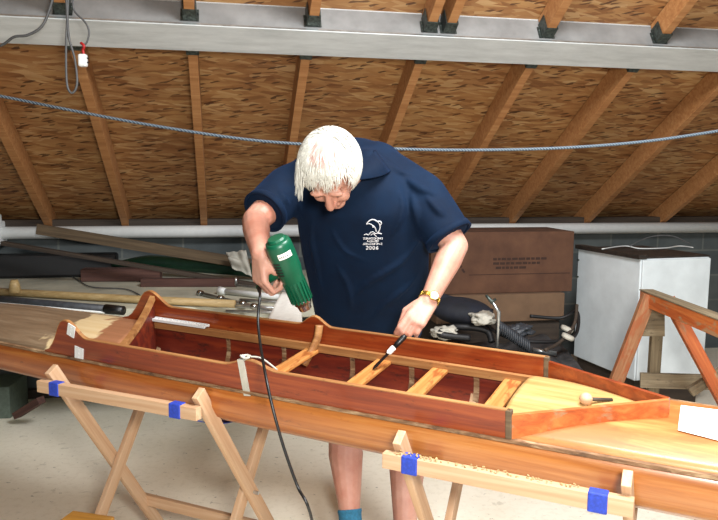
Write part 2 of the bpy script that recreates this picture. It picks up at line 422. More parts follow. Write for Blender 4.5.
# rafters
far = [((0, 130), (45, 220)), ((84, 75), (122, 220)), ((196, 70), (202, 220)), ((305, 60), (295, 135)), ((423, 65), (387, 145)),
       ((530, 68), (445, 215)), ((641, 66), (511, 222)), ((712, 92), (590, 225)), ((718, 176), (662, 225))]
names = ['timber rafter under the boards at the far left edge of the picture', 'timber rafter running down from behind the white plug',
         'nearly upright timber rafter seen left of the bending man', 'timber rafter whose lower end is hidden behind the white haired head',
         'timber rafter ending behind the raised right shoulder of the navy shirt', 'timber rafter coming down just right of the navy shirt sleeve',
         'timber rafter coming down above the middle of the big cardboard box', 'timber rafter coming down beside the top left corner of the white cabinet',
         'short dim timber rafter over the white cabinet at the right edge']
for i, ((p, q), nm) in enumerate(zip(far, names)):
    A, B = roofpt(*p), roofpt(*q); x = (A.x+B.x)/2
    r = root('rafter', RM @ V((x, yf, 0)), nm, 'rafter', 'rafters below the steel beam')
    bm = bmesh.new(); y0 = yw+.012; y1 = .22
    bx(bm, V((x, (y0+y1)/2, .003+(RD-.006)/2)), (.048, y1-y0, RD-.008)); link('timber', bm, 'rafter', r, RM, bev=.002)
    bm = bmesh.new(); bx(bm, V((x, yf+.018, -.001)), (.06, .035, .006)); bx(bm, V((x-.03, yf+.018, .05)), (.004, .035, .1)); bx(bm, V((x+.03, yf+.018, .05)), (.004, .035, .1))
    link('hanger', bm, 'darkmetal', r, RM)
near = [((63, 2), (63, 20)), ((190, 0), (190, 28)), ((315, 0), (313, 30)), ((441, 0), (431, 32)), ((465, 0), (449, 36)), ((574, 0), (549, 38)), ((690, 0), (664, 42))]
nn = ['rafter end hung on the beam among the dangling cables at top left', 'rafter end hung on the beam above the upright rafter at left',
      'slim rafter end hung on the beam straight above the white hair', 'left rafter end of the pair hung together on the beam', 'right rafter end of the pair hung together on the beam',
      'rafter end hung on the beam between the pair and the right corner', 'thick rafter end hung on the beam in the top right corner']
for (p, q), nm in zip(near, nn):
    B = roofpt(q[0], q[1]); x = B.x
    r = root('rafter', RM @ V((x, yw, 0)), nm, 'rafter', 'rafter ends above the steel beam')
    bm = bmesh.new(); y1 = yw-.004; y0 = UPS+.1
    bx(bm, V((x, (y0+y1)/2, .02+(RD-.024)/2)), (.048, y1-y0, RD-.026)); link('timber', bm, 'rafter', r, RM, bev=.002)
    bm = bmesh.new(); bx(bm, V((x, yw-.04, .017)), (.06, .07, .004))
    for s in (-1, 1):
        bx(bm, V((x+s*.03, yw-.04, .06)), (.004, .07, .09)); bx(bm, V((x+s*.036, yw-.006, .05)), (.014, .004, .07))
        blob(bm, V((x+s*.037, yw-.01, .06)), (.005, .005, .005), seg=8)
    link('hanger', bm, 'darkmetal', r, RM)

# gutter pipe along the wall
def wallpt(px, py, off=.1):                # point in a plane parallel to the back wall
    return PPl(px, py, wallY - hh*off, hh)
pA, pB = wallpt(0, 230), wallpt(712, 238)
zz = (pA.z+pB.z)/2+.035
d = (pB-pA); A = pA - d*.35; B = pB + d*.25; A.z = B.z = zz
pr = root('drain_pipe', A, 'long white plastic pipe fixed along the top of the block wall', 'pipe')
tube('pipe_run', [A, B], .045, 'white', pr, n=24)
c = P(3, 224, 5.15); bm = bmesh.new(); bx(bm, V((pA.x-.03, pA.y-.02, zz)), (.1, .16, .17)); bx(bm, V((pA.x, pA.y-.04, zz+.1)), (.05, .06, .07)); link('bracket', bm, 'white', pr, bev=.01)
for px in (120, 560, 640): 
    q = A.lerp(B, .35); 
# ------------------------------------------------------------------ concrete ledge at left
LM = WM.copy()
lr = root('concrete_ledge', WM @ V((-2.5, -.4, 0)), 'pale rendered ledge along the wall holding the poles and tubes', 'ledge')
bm = bmesh.new(); bx(bm, V((-2.75, -.76, .74)), (4.9, 1.44, .08)); link('slab', bm, 'plaster', lr, WM, bev=.008)
bm = bmesh.new(); bx(bm, V((-2.75, -.23, .35)), (4.9, .42, .70)); link('plinth', bm, 'block', lr, WM)
bm = bmesh.new(); bx(bm, V((-2.75, -.47, .03)), (4.9, .05, .06)); link('kerb', bm, 'darkplank', lr, WM)
LZ = .78
def onl(px, py, dz=0): return PZ(px, py, LZ+dz)
def T1(name, pts, r, mat, label, cat, group=None, **k): return tag(tube(name, pts, r, mat, **k), label, cat, group)
def B1(name, p, q, w, h, mat, label, cat, group=None, **k): return tag(bar(name, p, q, w, h, mat, **k), label, cat, group)
T1('wooden_pole', [onl(-30, 290, .025), onl(60, 295, .025), onl(130, 299, .025), onl(235, 304, .025)], .022, 'bamboo', 'pale round wooden pole with an upright stub lying behind the boat', 'pole')
p = onl(15, 292.5, .03)
o = tube('peg', [p, p+V((0, 0, .045)), p+V((0, 0, .075))], [.036, .03, .02], 'bamboo', bpy.data.objects['wooden_pole'])
# paddle with black grip lying in front of the pole
pA, pB = onl(-40, 296, .025), onl(106, 309, .025)
pd = root('boat_pole', pA, 'slate coloured tube with black grip lying in front of pale pole', 'pole')
tube('shaft', [pA, pB], .021, 'tubegrey', pd, n=14)
tube('grip', [pB, pB+(pB-pA).normalized()*.11], [.026, .024], 'black', pd, n=14)
tube('white_edge', [pA+V((0, -.018, -.015)), pB+V((0, -.018, -.015))], .005, 'white', pd, n=6)
# long planks
B1('plank', P(37, 229, 4.68), P(250, 264, 4.72), .03, .07, 'brownplank', 'dusty brown plank slanting across the white pipe', 'plank')
B1('plank', P(2, 243, 4.5), P(262, 286, 4.55), .05, .026, 'darkplank', 'thin dark plank slanting in front of green tube', 'plank')
T1('green_tube', catmull([P(118, 264, 4.9), P(140, 262, 4.9), P(190, 264, 4.85), P(240, 268, 4.8), P(300, 273, 4.75)], 6), [.012]+[.03]*3+[.045]*30, 'grubber', 'dark green rolled tube lying along the wall', 'tube') if False else None
gp = catmull([P(112, 265, 4.88), P(145, 262, 4.88), P(190, 265, 4.85), P(240, 269, 4.8), P(300, 275, 4.75)], 6)
bm = bmesh.new(); tube_bm(bm, gp, [min(.05, .01+.006*i) for i in range(len(gp))], 14)
tag(link('green_tube', bm, 'grubber', smooth=True), 'dark green tapering tube lying between the planks by the wall', 'tube')
bm = bmesh.new(); bx(bm, V((0, 0, 0)), (.95, .16, .16)); 
tag(link('rubber_sheet', bm, 'blackrub', mw=Matrix.Translation(V((-2.2, 4.88, LZ+.082))) @ Matrix.Rotation(math.atan2(bd.y, bd.x), 4, 'Z'), bev=.02), 'black folded rubber sheet at the back of the ledge on the left', 'sheet')
def ob(name, px, py, y, s, mat, label, cat, rz=0, bev=.004, group=None):
    c = P(px, py, y); bm = bmesh.new(); bx(bm, V((0, 0, 0)), s)
    return tag(link(name, bm, mat, mw=Matrix.Translation(c) @ Matrix.Rotation(rz, 4, 'Z'), bev=bev), label, cat, group)
o = ob('board', 122, 273, 4.72, (.52, .10, .085), 'maroon', 'short maroon board lying under the thin dark plank', 'board', .1)
o.matrix_basis.translation.z = LZ+.0435; MW[o.name] = o.matrix_basis.copy()
o = ob('board', 190, 279, 4.5, (.62, .08, .05), 'maroon', 'thin maroon board whose end lies above the metal tubes', 'board', .05)
o.location.z = LZ+.026
T1('thin_cable', catmull([onl(-10, 277, .006), onl(30, 272, .006), onl(66, 268, .006)], 6), .005, 'white', 'thin white cord straight on the ledge at far left', 'cord')
T1('thin_cable', catmull([onl(68, 274, .008), onl(78, 280, .008), onl(92, 287, .008), onl(125, 289, .008), onl(140, 295, .008)], 6), .004, 'greycable', 'thin dark cord curving on the pale ledge', 'cord')
# metal tubes
tubes = [((199, 293), (292, 316), .011, .014, 'aluminium tube with clamp joints lying lowest of the metal bundle', 1),
         ((222, 291), (296, 299), .017, .02, 'thick white plastic tube with flared end on the metal bundle', 2),
         ((236, 285), (300, 293), .008, .045, 'thin bright rod with bent up end at top of the bundle', 3),
         ((240, 300), (300, 303), .010, .03, 'aluminium tube in the middle of the metal bundle', 0),
         ((214, 305), (300, 309), .010, .012, 'short dull tube at the front of the metal bundle', 0),
         ((226, 311), (300, 313), .008, .01, 'front most thin rod of the metal bundle nearest the boat', 0)]
for a, b, r, dz, lb, k in tubes:
    A, B = onl(*a, dz), onl(*b, dz)
    t = root('metal_tube', A, lb, 'tube', 'metal tubes on the ledge')
    tube('shaft', [A, B], r, 'white' if k == 2 else 'alu', t, n=12)
    if k == 1:
        for u in (.0, .25, .5, .62): q = A.lerp(B, u); tube('clamp', [q, q+(B-A).normalized()*.03], .019, 'chrome', t, n=10)
    if k == 2: tube('flare', [A-(B-A).normalized()*.02, A+(B-A).normalized()*.03], [.028, .018], 'white', t, n=14)
    if k == 3: tube('hook', [A, A+V((0, 0, .045))], .008, 'alu', t, n=8)
# papers and rags
def sheet(name, corners, nz, mat, label, cat, seed=0, th=.002, n=10):
    bm = bmesh.new(); g = []
    for i in range(n+1):
        row = []
        for j in range(n+1):
            u, v = i/n, j/n
            p = corners[0]*(1-u)*(1-v)+corners[1]*u*(1-v)+corners[2]*u*v+corners[3]*(1-u)*v
            p = p + V((0, -1, .6))*nz*noise.noise(V((u*3+seed, v*3, seed)))
            row.append(bm.verts.new(p))
        g.append(row)
    for i in range(n):
        for j in range(n): bm.faces.new((g[i][j], g[i+1][j], g[i+1][j+1], g[i][j+1]))
    o = link(name, bm, mat, smooth=nz > 0)
    s = o.modifiers.new('t', 'SOLIDIFY'); s.thickness = th
    return tag(o, label, cat)
sheet('crumpled_sheet', [P(226, 252, 4.6), P(246, 250, 4.55), P(252, 277, 4.5), P(232, 268, 4.52)], .05, 'cloth', 'crumpled pale sheet draped over the planks beside the bare forearm', 'sheet', 1)
sheet('paper_sheet', [onl(281, 292, .09), onl(300, 294, .085), onl(303, 330, .03), onl(262, 330, .03)], .015, 'paper', 'plain white paper corner lying on the metal tubes under the heat gun', 'paper', 3)
# things far left under the boat
ob('plastic_crate', 2, 384, 4.3, (.2, .3, .2), 'greenbox', 'grey green plastic crate on the floor under the boat at left', 'crate', .1).location.z = .1
B1('timber_offcut', V((-2.05, 4.05, .06)), V((-1.85, 3.95, .19)), .05, .04, 'maroon', 'reddish timber offcut leaning beside the green crate', 'timber')

# ------------------------------------------------------------------ boat
S = 1.08
Rz = Matrix.Rotation(-.4889, 4, 'Z'); Ry = Matrix.Rotation(.0054, 4, 'Y'); Rx = Matrix.Rotation(.1155, 4, 'X')
BM = Matrix.Translation(V((-.3535*S, 2.1*S, CH-.4987*S))) @ Rz @ Ry @ Rx
W0 = .1891*S; KB = .0665/S/S
ZG = -.0756
SL, SM, SR, SA = -.5597*S, .1428*S, .8868*S, 1.199*S
def hw(s):
    w = W0*(1-KB*s*s)
    if s > 1.5: t = (s-1.5)/1.3; w *= max(1-t*t, .02)
    if s < -1.2: t = (-1.2-s)/.78; w *= max(1-t*t, .02)
    return w
SE0, SE1 = -1.95, 2.78
boat = root('kayak', None, 'long varnished wooden kayak with open cockpit resting on two trestles', 'kayak', mw=BM)
def secs(a, b, n): return [a+(b-a)*i/n for i in range(n+1)]
def hullsec(s, t=0.0):
    w = hw(s)-t; k = min(1, hw(s)/W0+.12); dp = .19*k**.5
    prof = [(1.0, 0), (1.035, -.035), (1.02, -.075), (.93, -.115), (.70, -.150), (.38, -.172), (0, -.182)]
    pts = [(-a*w, ZG+z*dp/.19+(t if i >= 4 else 0)) for i, (a, z) in enumerate(prof)]
    return pts + [(-v, z) for v, z in pts[-2::-1]]
bm = bmesh.new(); out = []; inn = []
SS = secs(SE0, SE1, 80)
for s in SS:
    out.append([bm.verts.new((s, v, z)) for v, z in hullsec(s)])
    inn.append([bm.verts.new((s, v, z)) for v, z in hullsec(s, min(.009, hw(s)*.3))])
for G in (out, inn):
    for A, B in zip(G, G[1:]):
        for k in range(len(A)-1): bm.faces.new((A[k], A[k+1], B[k+1], B[k]))
for i in range(len(SS)-1):
    for k in (0, -1): bm.faces.new((out[i][k], inn[i][k], inn[i+1][k], out[i+1][k]))
for e in (0, -1):
    for k in range(len(out[0])-1): bm.faces.new((out[e][k], out[e][k+1], inn[e][k+1], inn[e][k]))
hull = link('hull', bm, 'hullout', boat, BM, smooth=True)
hull.data.materials.append(M['hullin'])
nf = len(out[0])-1
for p in hull.data.polygons:
    i = p.index
    if (len(SS)-1)*nf <= i < 2*(len(SS)-1)*nf: p.material_index = 1
# keel rubbing strip & gunwale seams
def strip(name, sa, sb, vf, zf, w, h, mat, n=50, bumps=0, label=None):
    bm = bmesh.new(); R_ = []
    for s in secs(sa, sb, n):
        v, z = vf(s), zf(s)
        R_.append([bm.verts.new((s, v+a*w/2, z+b*h/2)) for a, b in ((-1, -1), (1, -1), (1, 1), (-1, 1))])
    for A, B in zip(R_, R_[1:]):
        for k in range(4): bm.faces.new((A[k], A[(k+1) % 4], B[(k+1) % 4], B[k]))
    bm.faces.new(R_[0][::-1]); bm.faces.new(R_[-1])
    if bumps:
        for i in range(bumps):
            s = sa+(sb-sa)*(i+random.random()*.7)/bumps
            bx(bm, V((s, vf(s)-w*.45*(1 if vf(s) < 0 else -1), zf(s)+random.uniform(-.3, .4)*h)), (.009, .004, .003))
    return link(name, bm, mat, boat, BM, label=label)
for sg in (-1, 1):
    strip('gunwale_seam', SE0+.1, SE1-.1, lambda s: sg*(hw(s)+.003), lambda s: ZG-.001, .016, .009, 'seam', bumps=70)
    strip('inwale', SL+.03, SR, lambda s: sg*(hw(s)-.019), lambda s: ZG+.004, .016, .026, 'wale')
strip('keel_strip', SE0+.3, SE1-.3, lambda s: 0, lambda s: ZG-.19, .02, .016, 'seam')
# coamings
def bumpf(s, c, w, h):
    t = abs(s-c)/w
    return h*(.5+.5*math.cos(math.pi*t)) if t < 1 else 0
PKH = .052*S
def coaming(sg, topf, sa, sb, n=110):
    bm = bmesh.new(); R_ = []
    for s in secs(sa, sb, n):
        w = sg*hw(s); t = topf(s)
        R_.append([bm.verts.new((s, w+a, z)) for a, z in ((-.006, ZG+.003), (.006, ZG+.003), (.006, t), (-.006, t))])
    for A, B in zip(R_, R_[1:]):
        for k in range(4): bm.faces.new((A[k], A[(k+1) % 4], B[(k+1) % 4], B[k]))
    bm.faces.new(R_[0][::-1]); bm.faces.new(R_[-1])
    return link('coaming', bm, 'mahog', boat, BM)
def left_end(s, s0, s1):                   # falls to the deck ahead of the peak
    if s >= s1: return 1
    t = max(0, (s-s0)/(s1-s0)); return .12+.88*t*t*(3-2*t)
PS = -.035
for cand in range(200):                    # station of the strap on the near coaming
    s = -.6+cand*.005; q = BM @ V((s, -hw(s), .02)) - CAM
    if 359+F*q.dot(cx)/q.dot(fw) > 243: PS = s; break
def topn(s): 
    b = bumpf(s, SL, .1, PKH) + bumpf(s, PS+.02, .1, .024)
    return ZG + (b-ZG)*left_end(s, SL-.13, SL-.02)
def topf_(s):
    b = bumpf(s, SL, .11, PKH) + bumpf(s, SM, .07, PKH*.62)
    return ZG + (b-ZG)*left_end(s, SL-.16, SL-.02)
cn = coaming(-1, topn, SL-.13, SR)
cf = coaming(1, topf_, SL-.16, SR)
strip('coaming_edge', SL-.1, SR, lambda s: hw(s), lambda s: topf_(s)+.0015, .0135, .003, 'wale', n=110)
strip('coaming_edge', SL-.1, SR, lambda s: -hw(s), lambda s: topn(s)+.0015, .0135, .003, 'wale', n=110)
# decks
CR = .040
def deckz(s, v, cr=CR):
    w = hw(s); return ZG+.004+cr*(1-abs(v/w)**2.6)*min(1, w/W0)
def deck(name, sa, sb, mat, edge, cr, n=50, mcols=16, hole=None):
    bm = bmesh.new(); g = []
    for i in range(n+1):
        row = []
        for j in range(mcols+1):
            vv = -1+2*j/mcols
            s0 = sa + edge(vv) if sa > -1 else sa
            s1 = sb + edge(vv) if sb < 0 else sb
            s = s0+(s1-s0)*(i/n); v = vv*(hw(s)-.001)
            row.append(bm.verts.new((s, v, deckz(s, v, cr))))
        g.append(row)
    for i in range(n):
        for j in range(mcols): bm.faces.new((g[i][j], g[i+1][j], g[i+1][j+1], g[i][j+1]))
    o = link(name, bm, mat, boat, BM, smooth=True)
    sol = o.modifiers.new('t', 'SOLIDIFY'); sol.thickness = .006; sol.offset = -1 
    return o
FE = lambda vv: -.09*vv - .0
deck('fore_deck', SE0+.05, SL+.1, 'foredeck', FE, .035)
deck('aft_deck', SR-.045, SE1-.05, 'deckpine', lambda vv: .012, CR, 80)
# cockpit end frame at the left: a stripped yellow top edge over a dark board
def bpt(s, v, z): return BM @ V((s, v, z))
upb = (BM.to_3x3() @ V((0, 0, 1)))
pA = V((SL+.19, -hw(0)+.012, ZG+.03)); pB = V((SL+.02, hw(SL)-.01, PKH*.75))
bm = bmesh.new(); n = 12; R_ = []
for i in range(n+1):
    t = i/n; p = pA.lerp(pB, t); p.z = pA.z+(pB.z-pA.z)*(t**2.2)
    R_.append([bm.verts.new(p+V((a, 0, z))) for a, z in ((-.014, -.016), (.014, -.016), (.012, 0), (-.012, 0))])
for A, B in zip(R_, R_[1:]):
    for k in range(4): bm.faces.new((A[k], A[(k+1) % 4], B[(k+1) % 4], B[k]))
bm.faces.new(R_[0][::-1]); bm.faces.new(R_[-1])
link('end_frame', bm, 'wale', boat, BM, label='bare yellowish curved end frame')
bm = bmesh.new(); R_ = []
for i in range(n+1):
    t = i/n; p = pA.lerp(pB, t); p.z = pA.z+(pB.z-pA.z)*(t**2.2)-.017
    zb = ZG-.165*(1-(2*t-1)**4)-.002
    R_.append([bm.verts.new((p.x+a, p.y, z)) for a, z in ((-.004, zb), (.004, zb), (.004, p.z), (-.004, p.z))])
for A, B in zip(R_, R_[1:]):
    for k in range(4): bm.faces.new((A[k], A[(k+1) % 4], B[(k+1) % 4], B[k]))
bm.faces.new(R_[0][::-1]); bm.faces.new(R_[-1])
link('bulkhead', bm, 'hullin', boat, BM)
# V shaped breakwater at the right
for sg in (-1, 1):
    a = V((SR, sg*hw(SR), -.010)); b = V((SA, sg*.004, .010)); bm = bmesh.new(); R_ = []
    n = 24; dirv = (b-a); dirv.z = 0; nv = V((-dirv.y, dirv.x, 0)).normalized()
    for i in range(n+1):
        t = i/n; p = a.lerp(b, t)
        zb = deckz(p.x, p.y)-.002
        R_.append([bm.verts.new((p.x+nv.x*q, p.y+nv.y*q, z)) for q, z in ((-.006, zb), (.006, zb), (.006, p.z), (-.006, p.z))])
    for A, B in zip(R_, R_[1:]):
        for k in range(4): bm.faces.new((A[k], A[(k+1) % 4], B[(k+1) % 4], B[k]))
    bm.faces.new(R_[0][::-1]); bm.faces.new(R_[-1])
    link('breakwater', bm, 'orange_old' if sg < 0 else 'mahog', boat, BM)
    bm = bmesh.new(); bx(bm, V((SR-.004, sg*(hw(SR)+.0), ZG/2+.002)), (.016, .018, -ZG+.002))
    link('corner_block', bm, 'brownplank', boat, BM, bev=.003)
# bare cedar panel inside the V
bm = bmesh.new(); n = 30; g = []
for i in range(n+1):
    s = (SR-.035)+(SA-.03-SR+.035)*i/n; row = []
    ww = min(hw(s)-.014, (hw(SR))*(SA-s)/(SA-SR)*.96-.004) if s > SR else hw(s)-.014
    for j in range(13):
        vv = -1+2*j/12; v = vv*max(ww, .002); ss = s+.004*vv*(1-i/n)
        row.append(bm.verts.new((ss, v, deckz(ss, v)+.004)))
    g.append(row)
for i in range(n):
    for j in range(12): bm.faces.new((g[i][j], g[i+1][j], g[i+1][j+1], g[i][j+1]))
o = link('cedar_panel', bm, 'aftdeck', boat, BM, smooth=True, label='pale bare panel inside the breakwater')
sol = o.modifiers.new('t', 'SOLIDIFY'); sol.thickness = .004; sol.offset = -1
o = link('drain_hole', (lambda b: (lathe(b, [(0, .008), (.003, .008)], Matrix.Translation(V((SR+.0, .03, deckz(SR, .03)+.003))) @ Matrix.Rotation(-math.pi/2, 4, 'Y'), 16), b)[1])(bmesh.new()), 'black', boat, BM)
# thwarts
for s, mt in ((.145, 'thwart'), (.422, 'thwart'), (.619, 'thwart'), (.852, 'thwart')):
    bm = bmesh.new(); L = 2*hw(s)-.03
    bx(bm, V((0, 0, 0)), (L, .052, .013))
    o = link('thwart', bm, mt, boat, BM @ Matrix.Translation(V((s+.008, 0, ZG-.006))) @ Matrix.Rotation(math.pi/2, 4, 'Z'), bev=.003)
    bm = bmesh.new(); bx(bm, V((0, .0, 0)), (L, .008, .01)); 
    link('thwart_batten', bm, 'wale', boat, BM @ Matrix.Translation(V((s-.018, 0, ZG-.018))) @ Matrix.Rotation(math.pi/2, 4, 'Z'))
# ribs following the inner hull
for s in (-.23, .02, .3, .52, .74):
    pr = hullsec(s, .012); pts = [V((s, v, z+.004)) for v, z in pr]
    bm = bmesh.new(); R_ = []
    for p in pts: R_.append([bm.verts.new(p+V((a, 0, b))) for a, b in ((-.009, -.004), (.009, -.004), (.009, .004), (-.009, .004))])
    for A, B in zip(R_, R_[1:]):
        for k in range(4): bm.faces.new((A[k], A[(k+1) % 4], B[(k+1) % 4], B[k]))
    link('rib', bm, 'seam', boat, BM)
# scorched standing frame below the heat gun
bm = bmesh.new()
for i in range(7):
    t = i/6
rf = catmull([V((SM+.03, hw(.2)-.02, .012)), V((SM+.025, hw(.2)-.028, -.03)), V((SM+.01, hw(.2)-.04, -.07)), V((SM-.01, hw(.2)-.07, -.12))], 5)
tube_bm(bm, rf, .014, 8, flat=.6); link('standing_frame', bm, 'wale', boat, BM, smooth=True, label='scorched standing frame')
# slotted alloy track on the far inwale
bm = bmesh.new(); sa, sb = SL+.03, SL+.30
for i in range(14):
    s = sa+(sb-sa)*(i+.5)/14; bx(bm, V((s, hw(s)-.03, ZG+.030)), (.013, .02, .006))
for e in (-.012, .012):
    bx(bm, V(((sa+sb)/2, hw((sa+sb)/2)-.03+e, ZG+.030)), (sb-sa, .006, .009))
link('slotted_track', bm, 'white', boat, BM)
# metal straps on the near coaming
def plate(s, z0, z1, w, mat, lean=0):
    bm = bmesh.new(); h = z1-z0
    bx(bm, V((s, -hw(s)-.0085, (z0+z1)/2)), (w, .003, h), Matrix.Rotation(lean, 3, 'Y'))
    for k in (-.3, 0, .3): blob(bm, V((s-k*h*math.sin(-lean), -hw(s)-.0105, (z0+z1)/2+k*h)), (.003, .0015, .003), seg=8)
    return link('metal_plate', bm, mat, boat, BM)
plate(SL+.03, .004, .048, .034, 'white', .35); plate(SL+.055, ZG+.0, -.03, .040, 'white', .2)
ps = PS
plate(ps, ZG-.012, .026, .024, 'cloth', -.12)
bm = bmesh.new(); bx(bm, V((ps, -hw(ps), .027)), (.024, .02, .003)); link('metal_plate', bm, 'alu', boat, BM)
# knotted white string on the coaming
kn = V((ps+.01, -hw(ps), .034)); kr = root('string', BM @ kn, 'short knotted white string tied over the near coaming strap', 'string')
bm = bmesh.new()
for i in range(3): tube_bm(bm, [BM @ (kn+V((.012*math.cos(a)-.008+.006*i, .009*math.sin(a), .003*math.sin(2*a+i)))) for a in [k*math.pi/6 for k in range(12)]], .003, 6)
link('knot', bm, 'cloth', kr, smooth=True)
tube('tail', catmull([BM @ kn, BM @ (kn+V((.03, .03, -.012))), BM @ (kn+V((.07, .05, -.05)))], 6), .0028, 'cloth', kr)

# ball-ended stick
q0 = V((SR+.10, -.055, 0)); 
def onpix(px, py, dz):                     # boat-frame point on the aft deck under a pixel
    z = BM.translation.z-.0
    n_ = (BM.to_3x3() @ V((0, 0, 1))); o_ = BM @ V((0, 0, dz))
    return BM.inverted() @ PPl(px, py, o_, n_)
b0 = onpix(586, 399, -.012); 
bs = root('ball_handle', BM @ b0, 'turned wooden ball on a dark rod lying inside the breakwater', 'handle')
bm = bmesh.new(); blob(bm, BM @ b0, (.0165,)*3); link('ball', bm, 'pine', bs, smooth=True)
b1 = onpix(612, 400, -.025); tube('rod', [BM @ b0, BM @ b1], .005, 'darkplank', bs)
# paper on the aft deck
pp = []
for px, py in ((681, 405), (760, 413), (760, 449), (678, 430)):
    c = onpix(px, py, -.035); pp.append(c)
bm = bmesh.new(); g = []; n = 12
for i in range(n+1):
    row = []
    for j in range(n+1):
        u, v = i/n, j/n; c = pp[0]*(1-u)*(1-v)+pp[1]*u*(1-v)+pp[2]*u*v+pp[3]*(1-u)*v
        row.append(bm.verts.new((c.x, c.y, deckz(c.x, c.y)+.003)))
    g.append(row)
for i in range(n):
    for j in range(n): bm.faces.new((g[i][j], g[i+1][j], g[i+1][j+1], g[i][j+1]))
pr_ = root('paper_notice', BM @ pp[0], 'white paper with faint handwriting lying on the kayak deck at right', 'paper')
o = link('page', bm, 'paper', pr_, BM); o.modifiers.new('t', 'SOLIDIFY').thickness = .001
bm = bmesh.new()
for r_ in range(6):
    v = .15+.13*r_; u = .08
    while u < .9:
        L = random.uniform(.03, .09)
        q = []
        for uu in (u, u+L):
            c = pp[0]*(1-uu)*(1-v)+pp[1]*uu*(1-v)+pp[2]*uu*v+pp[3]*(1-uu)*v
            q.append(V((c.x, c.y+random.uniform(-.001, .001), deckz(c.x, c.y)+.0046)))
        tube_bm(bm, q, .0011, 4); u += L+.03
link('handwriting', bm, 'ink', pr_, BM)

# ------------------------------------------------------------------ trestles
def trestle(nA, nB, zt, cross, label, zleg=.0, stretcher=True):
    """nA, nB: image points of the two near leg tops"""
    a, b = PZ(*nA, zt), PZ(*nB, zt)
    r = root('trestle', V(((a.x+b.x)/2, a.y, 0)), label, 'trestle', 'folding pine trestles under the kayak')
    ud = (b-a).normalized(); cr = V((cross[0], cross[1], 0)); cd = cr.normalized()
    def leg(p, q, off):
        d = (q-p).normalized(); up_ = ud
        bar('leg', p+ud*off, q+ud*off, .022 if False else .045, .022, 'pine', r, upv=ud)
    for p, k in ((a, 0), (b, 1)):
        q = V((p.x+cr.x, p.y+cr.y, 0)); p2 = V((p.x+cr.x, p.y+cr.y, zt)); q2 = V((p.x, p.y, 0))
        sgn = 1 if k == 0 else -1
        leg(p, q+V((0, 0, .0)), -sgn*.0)
        leg(p2, q2, sgn*.026)
        m_ = (p+q)/2
        bmm = bmesh.new(); lathe(bmm, [(-.03, .006), (.03, .006)], frame(m_-ud*.0+cd*0, m_+ud), 10); link('bolt', bmm, 'alu', r)
    # near and far rails
    for base, nm in ((V((0, 0, 0)), 1), (cr, -1)):
        h = zt-.055
        p = a+base+cd*(-.022*nm); q = b+base+cd*(-.022*nm); p = V((p.x, p.y, h)); q = V((q.x, q.y, h))
        bar('rail', p-ud*.03, q+ud*.02, .026, .04, 'pine', r)
    # webbing wrapped round the rails and slung between them
    for t in (.08, .9):
        p = a.lerp(b, t); h = zt-.055
        near_ = V((p.x, p.y, h))-cd*.022; far_ = near_+cr+cd*.044
        m1 = frame(near_, near_+ud); bm = bmesh.new(); bx(bm, V((0, 0, 0)), (.042, .032, .046)); link('webbing_wrap', bm, 'blue', r, m1, bev=.003)
        m1 = frame(far_, far_+ud); bm = bmesh.new(); bx(bm, V((0, 0, 0)), (.042, .032, .046)); link('webbing_wrap', bm, 'blue', r, m1, bev=.003)
        bm = bmesh.new(); R_ = []
        for i in range(17):
            tt = i/16; c = near_.lerp(far_, tt); c.z = h+.0-.115*math.sin(math.pi*tt)**.8 if 0 < tt < 1 else h
            R_.append([bm.verts.new(c+ud*x+V((0, 0, z))) for x, z in ((-.02, -.001), (.02, -.001), (.02, .001), (-.02, .001))])
        for A, B in zip(R_, R_[1:]):
            for k in range(4): bm.faces.new((A[k], A[(k+1) % 4], B[(k+1) % 4], B[k]))
        link('webbing_sling', bm, 'blue', r)
    if stretcher:
        t = .76
        for base, s_ in ((cr*t, 1), (cr*(1-t), -1)):
            z = zt*(1-t)
            p = a+base; q = b+base
            p = V((p.x, p.y, z))+cd*.02*s_; q = V((q.x, q.y, z))+cd*.02*s_
            if s_ == 1: bar('stretcher', p-ud*.03, q+ud*.03, .02, .045, 'pine', r)
    return a, b
trestle((51, 369), (198, 393), .845, (.24, .47), 'pale pine folding trestle with blue webbing under the left half of kayak')
TA, TB = trestle((399, 437), (627, 478), .845, (.25, .45), 'pale pine folding trestle with blue webbing under the right half of kayak')
bm = bmesh.new(); random.seed(5)
for i in range(90):
    t = random.random()**1.5*.8; c = TA.lerp(TB, t); c = V((c.x, c.y, .8105))+V((random.uniform(-.01, .01)+.008, random.uniform(-.012, .0), random.uniform(0, .006)))
    bx(bm, c+V((-.01, -.018, 0)), (random.uniform(.003, .008), random.uniform(.002, .005), .002), Matrix.Rotation(random.uniform(0, 3), 3, (random.random(), random.random(), 1)))
tag(link('wood_shavings', bm, 'bamboo'), 'golden varnish flakes and shavings scattered on the right trestle rail', 'shavings', kind='stuff')
# yellow topped stool at the bottom left
c = P(92, 514.5, 2.35); sz = c.z
st = root('stool', V((c.x, c.y-.12, 0)), 'yellow varnished wooden stool top at the bottom left corner', 'stool')
RS = Matrix.Rotation(-.25, 4, 'Z')
bm = bmesh.new(); bx(bm, V((0, -.1, -.012)), (.17, .22, .024)); link('seat', bm, 'yellowply', st, Matrix.Translation(c) @ RS, bev=.004)
for i, (x, y) in enumerate(((-.07, -.01), (.07, -.01), (-.07, -.19), (.07, -.19))):
    p = Matrix.Translation(c) @ RS @ V((x, y, -.024)); bar('leg', V((p.x, p.y, 0)), p, .03, .03, 'yellowply', st, upv=V((0, 1, 0)))

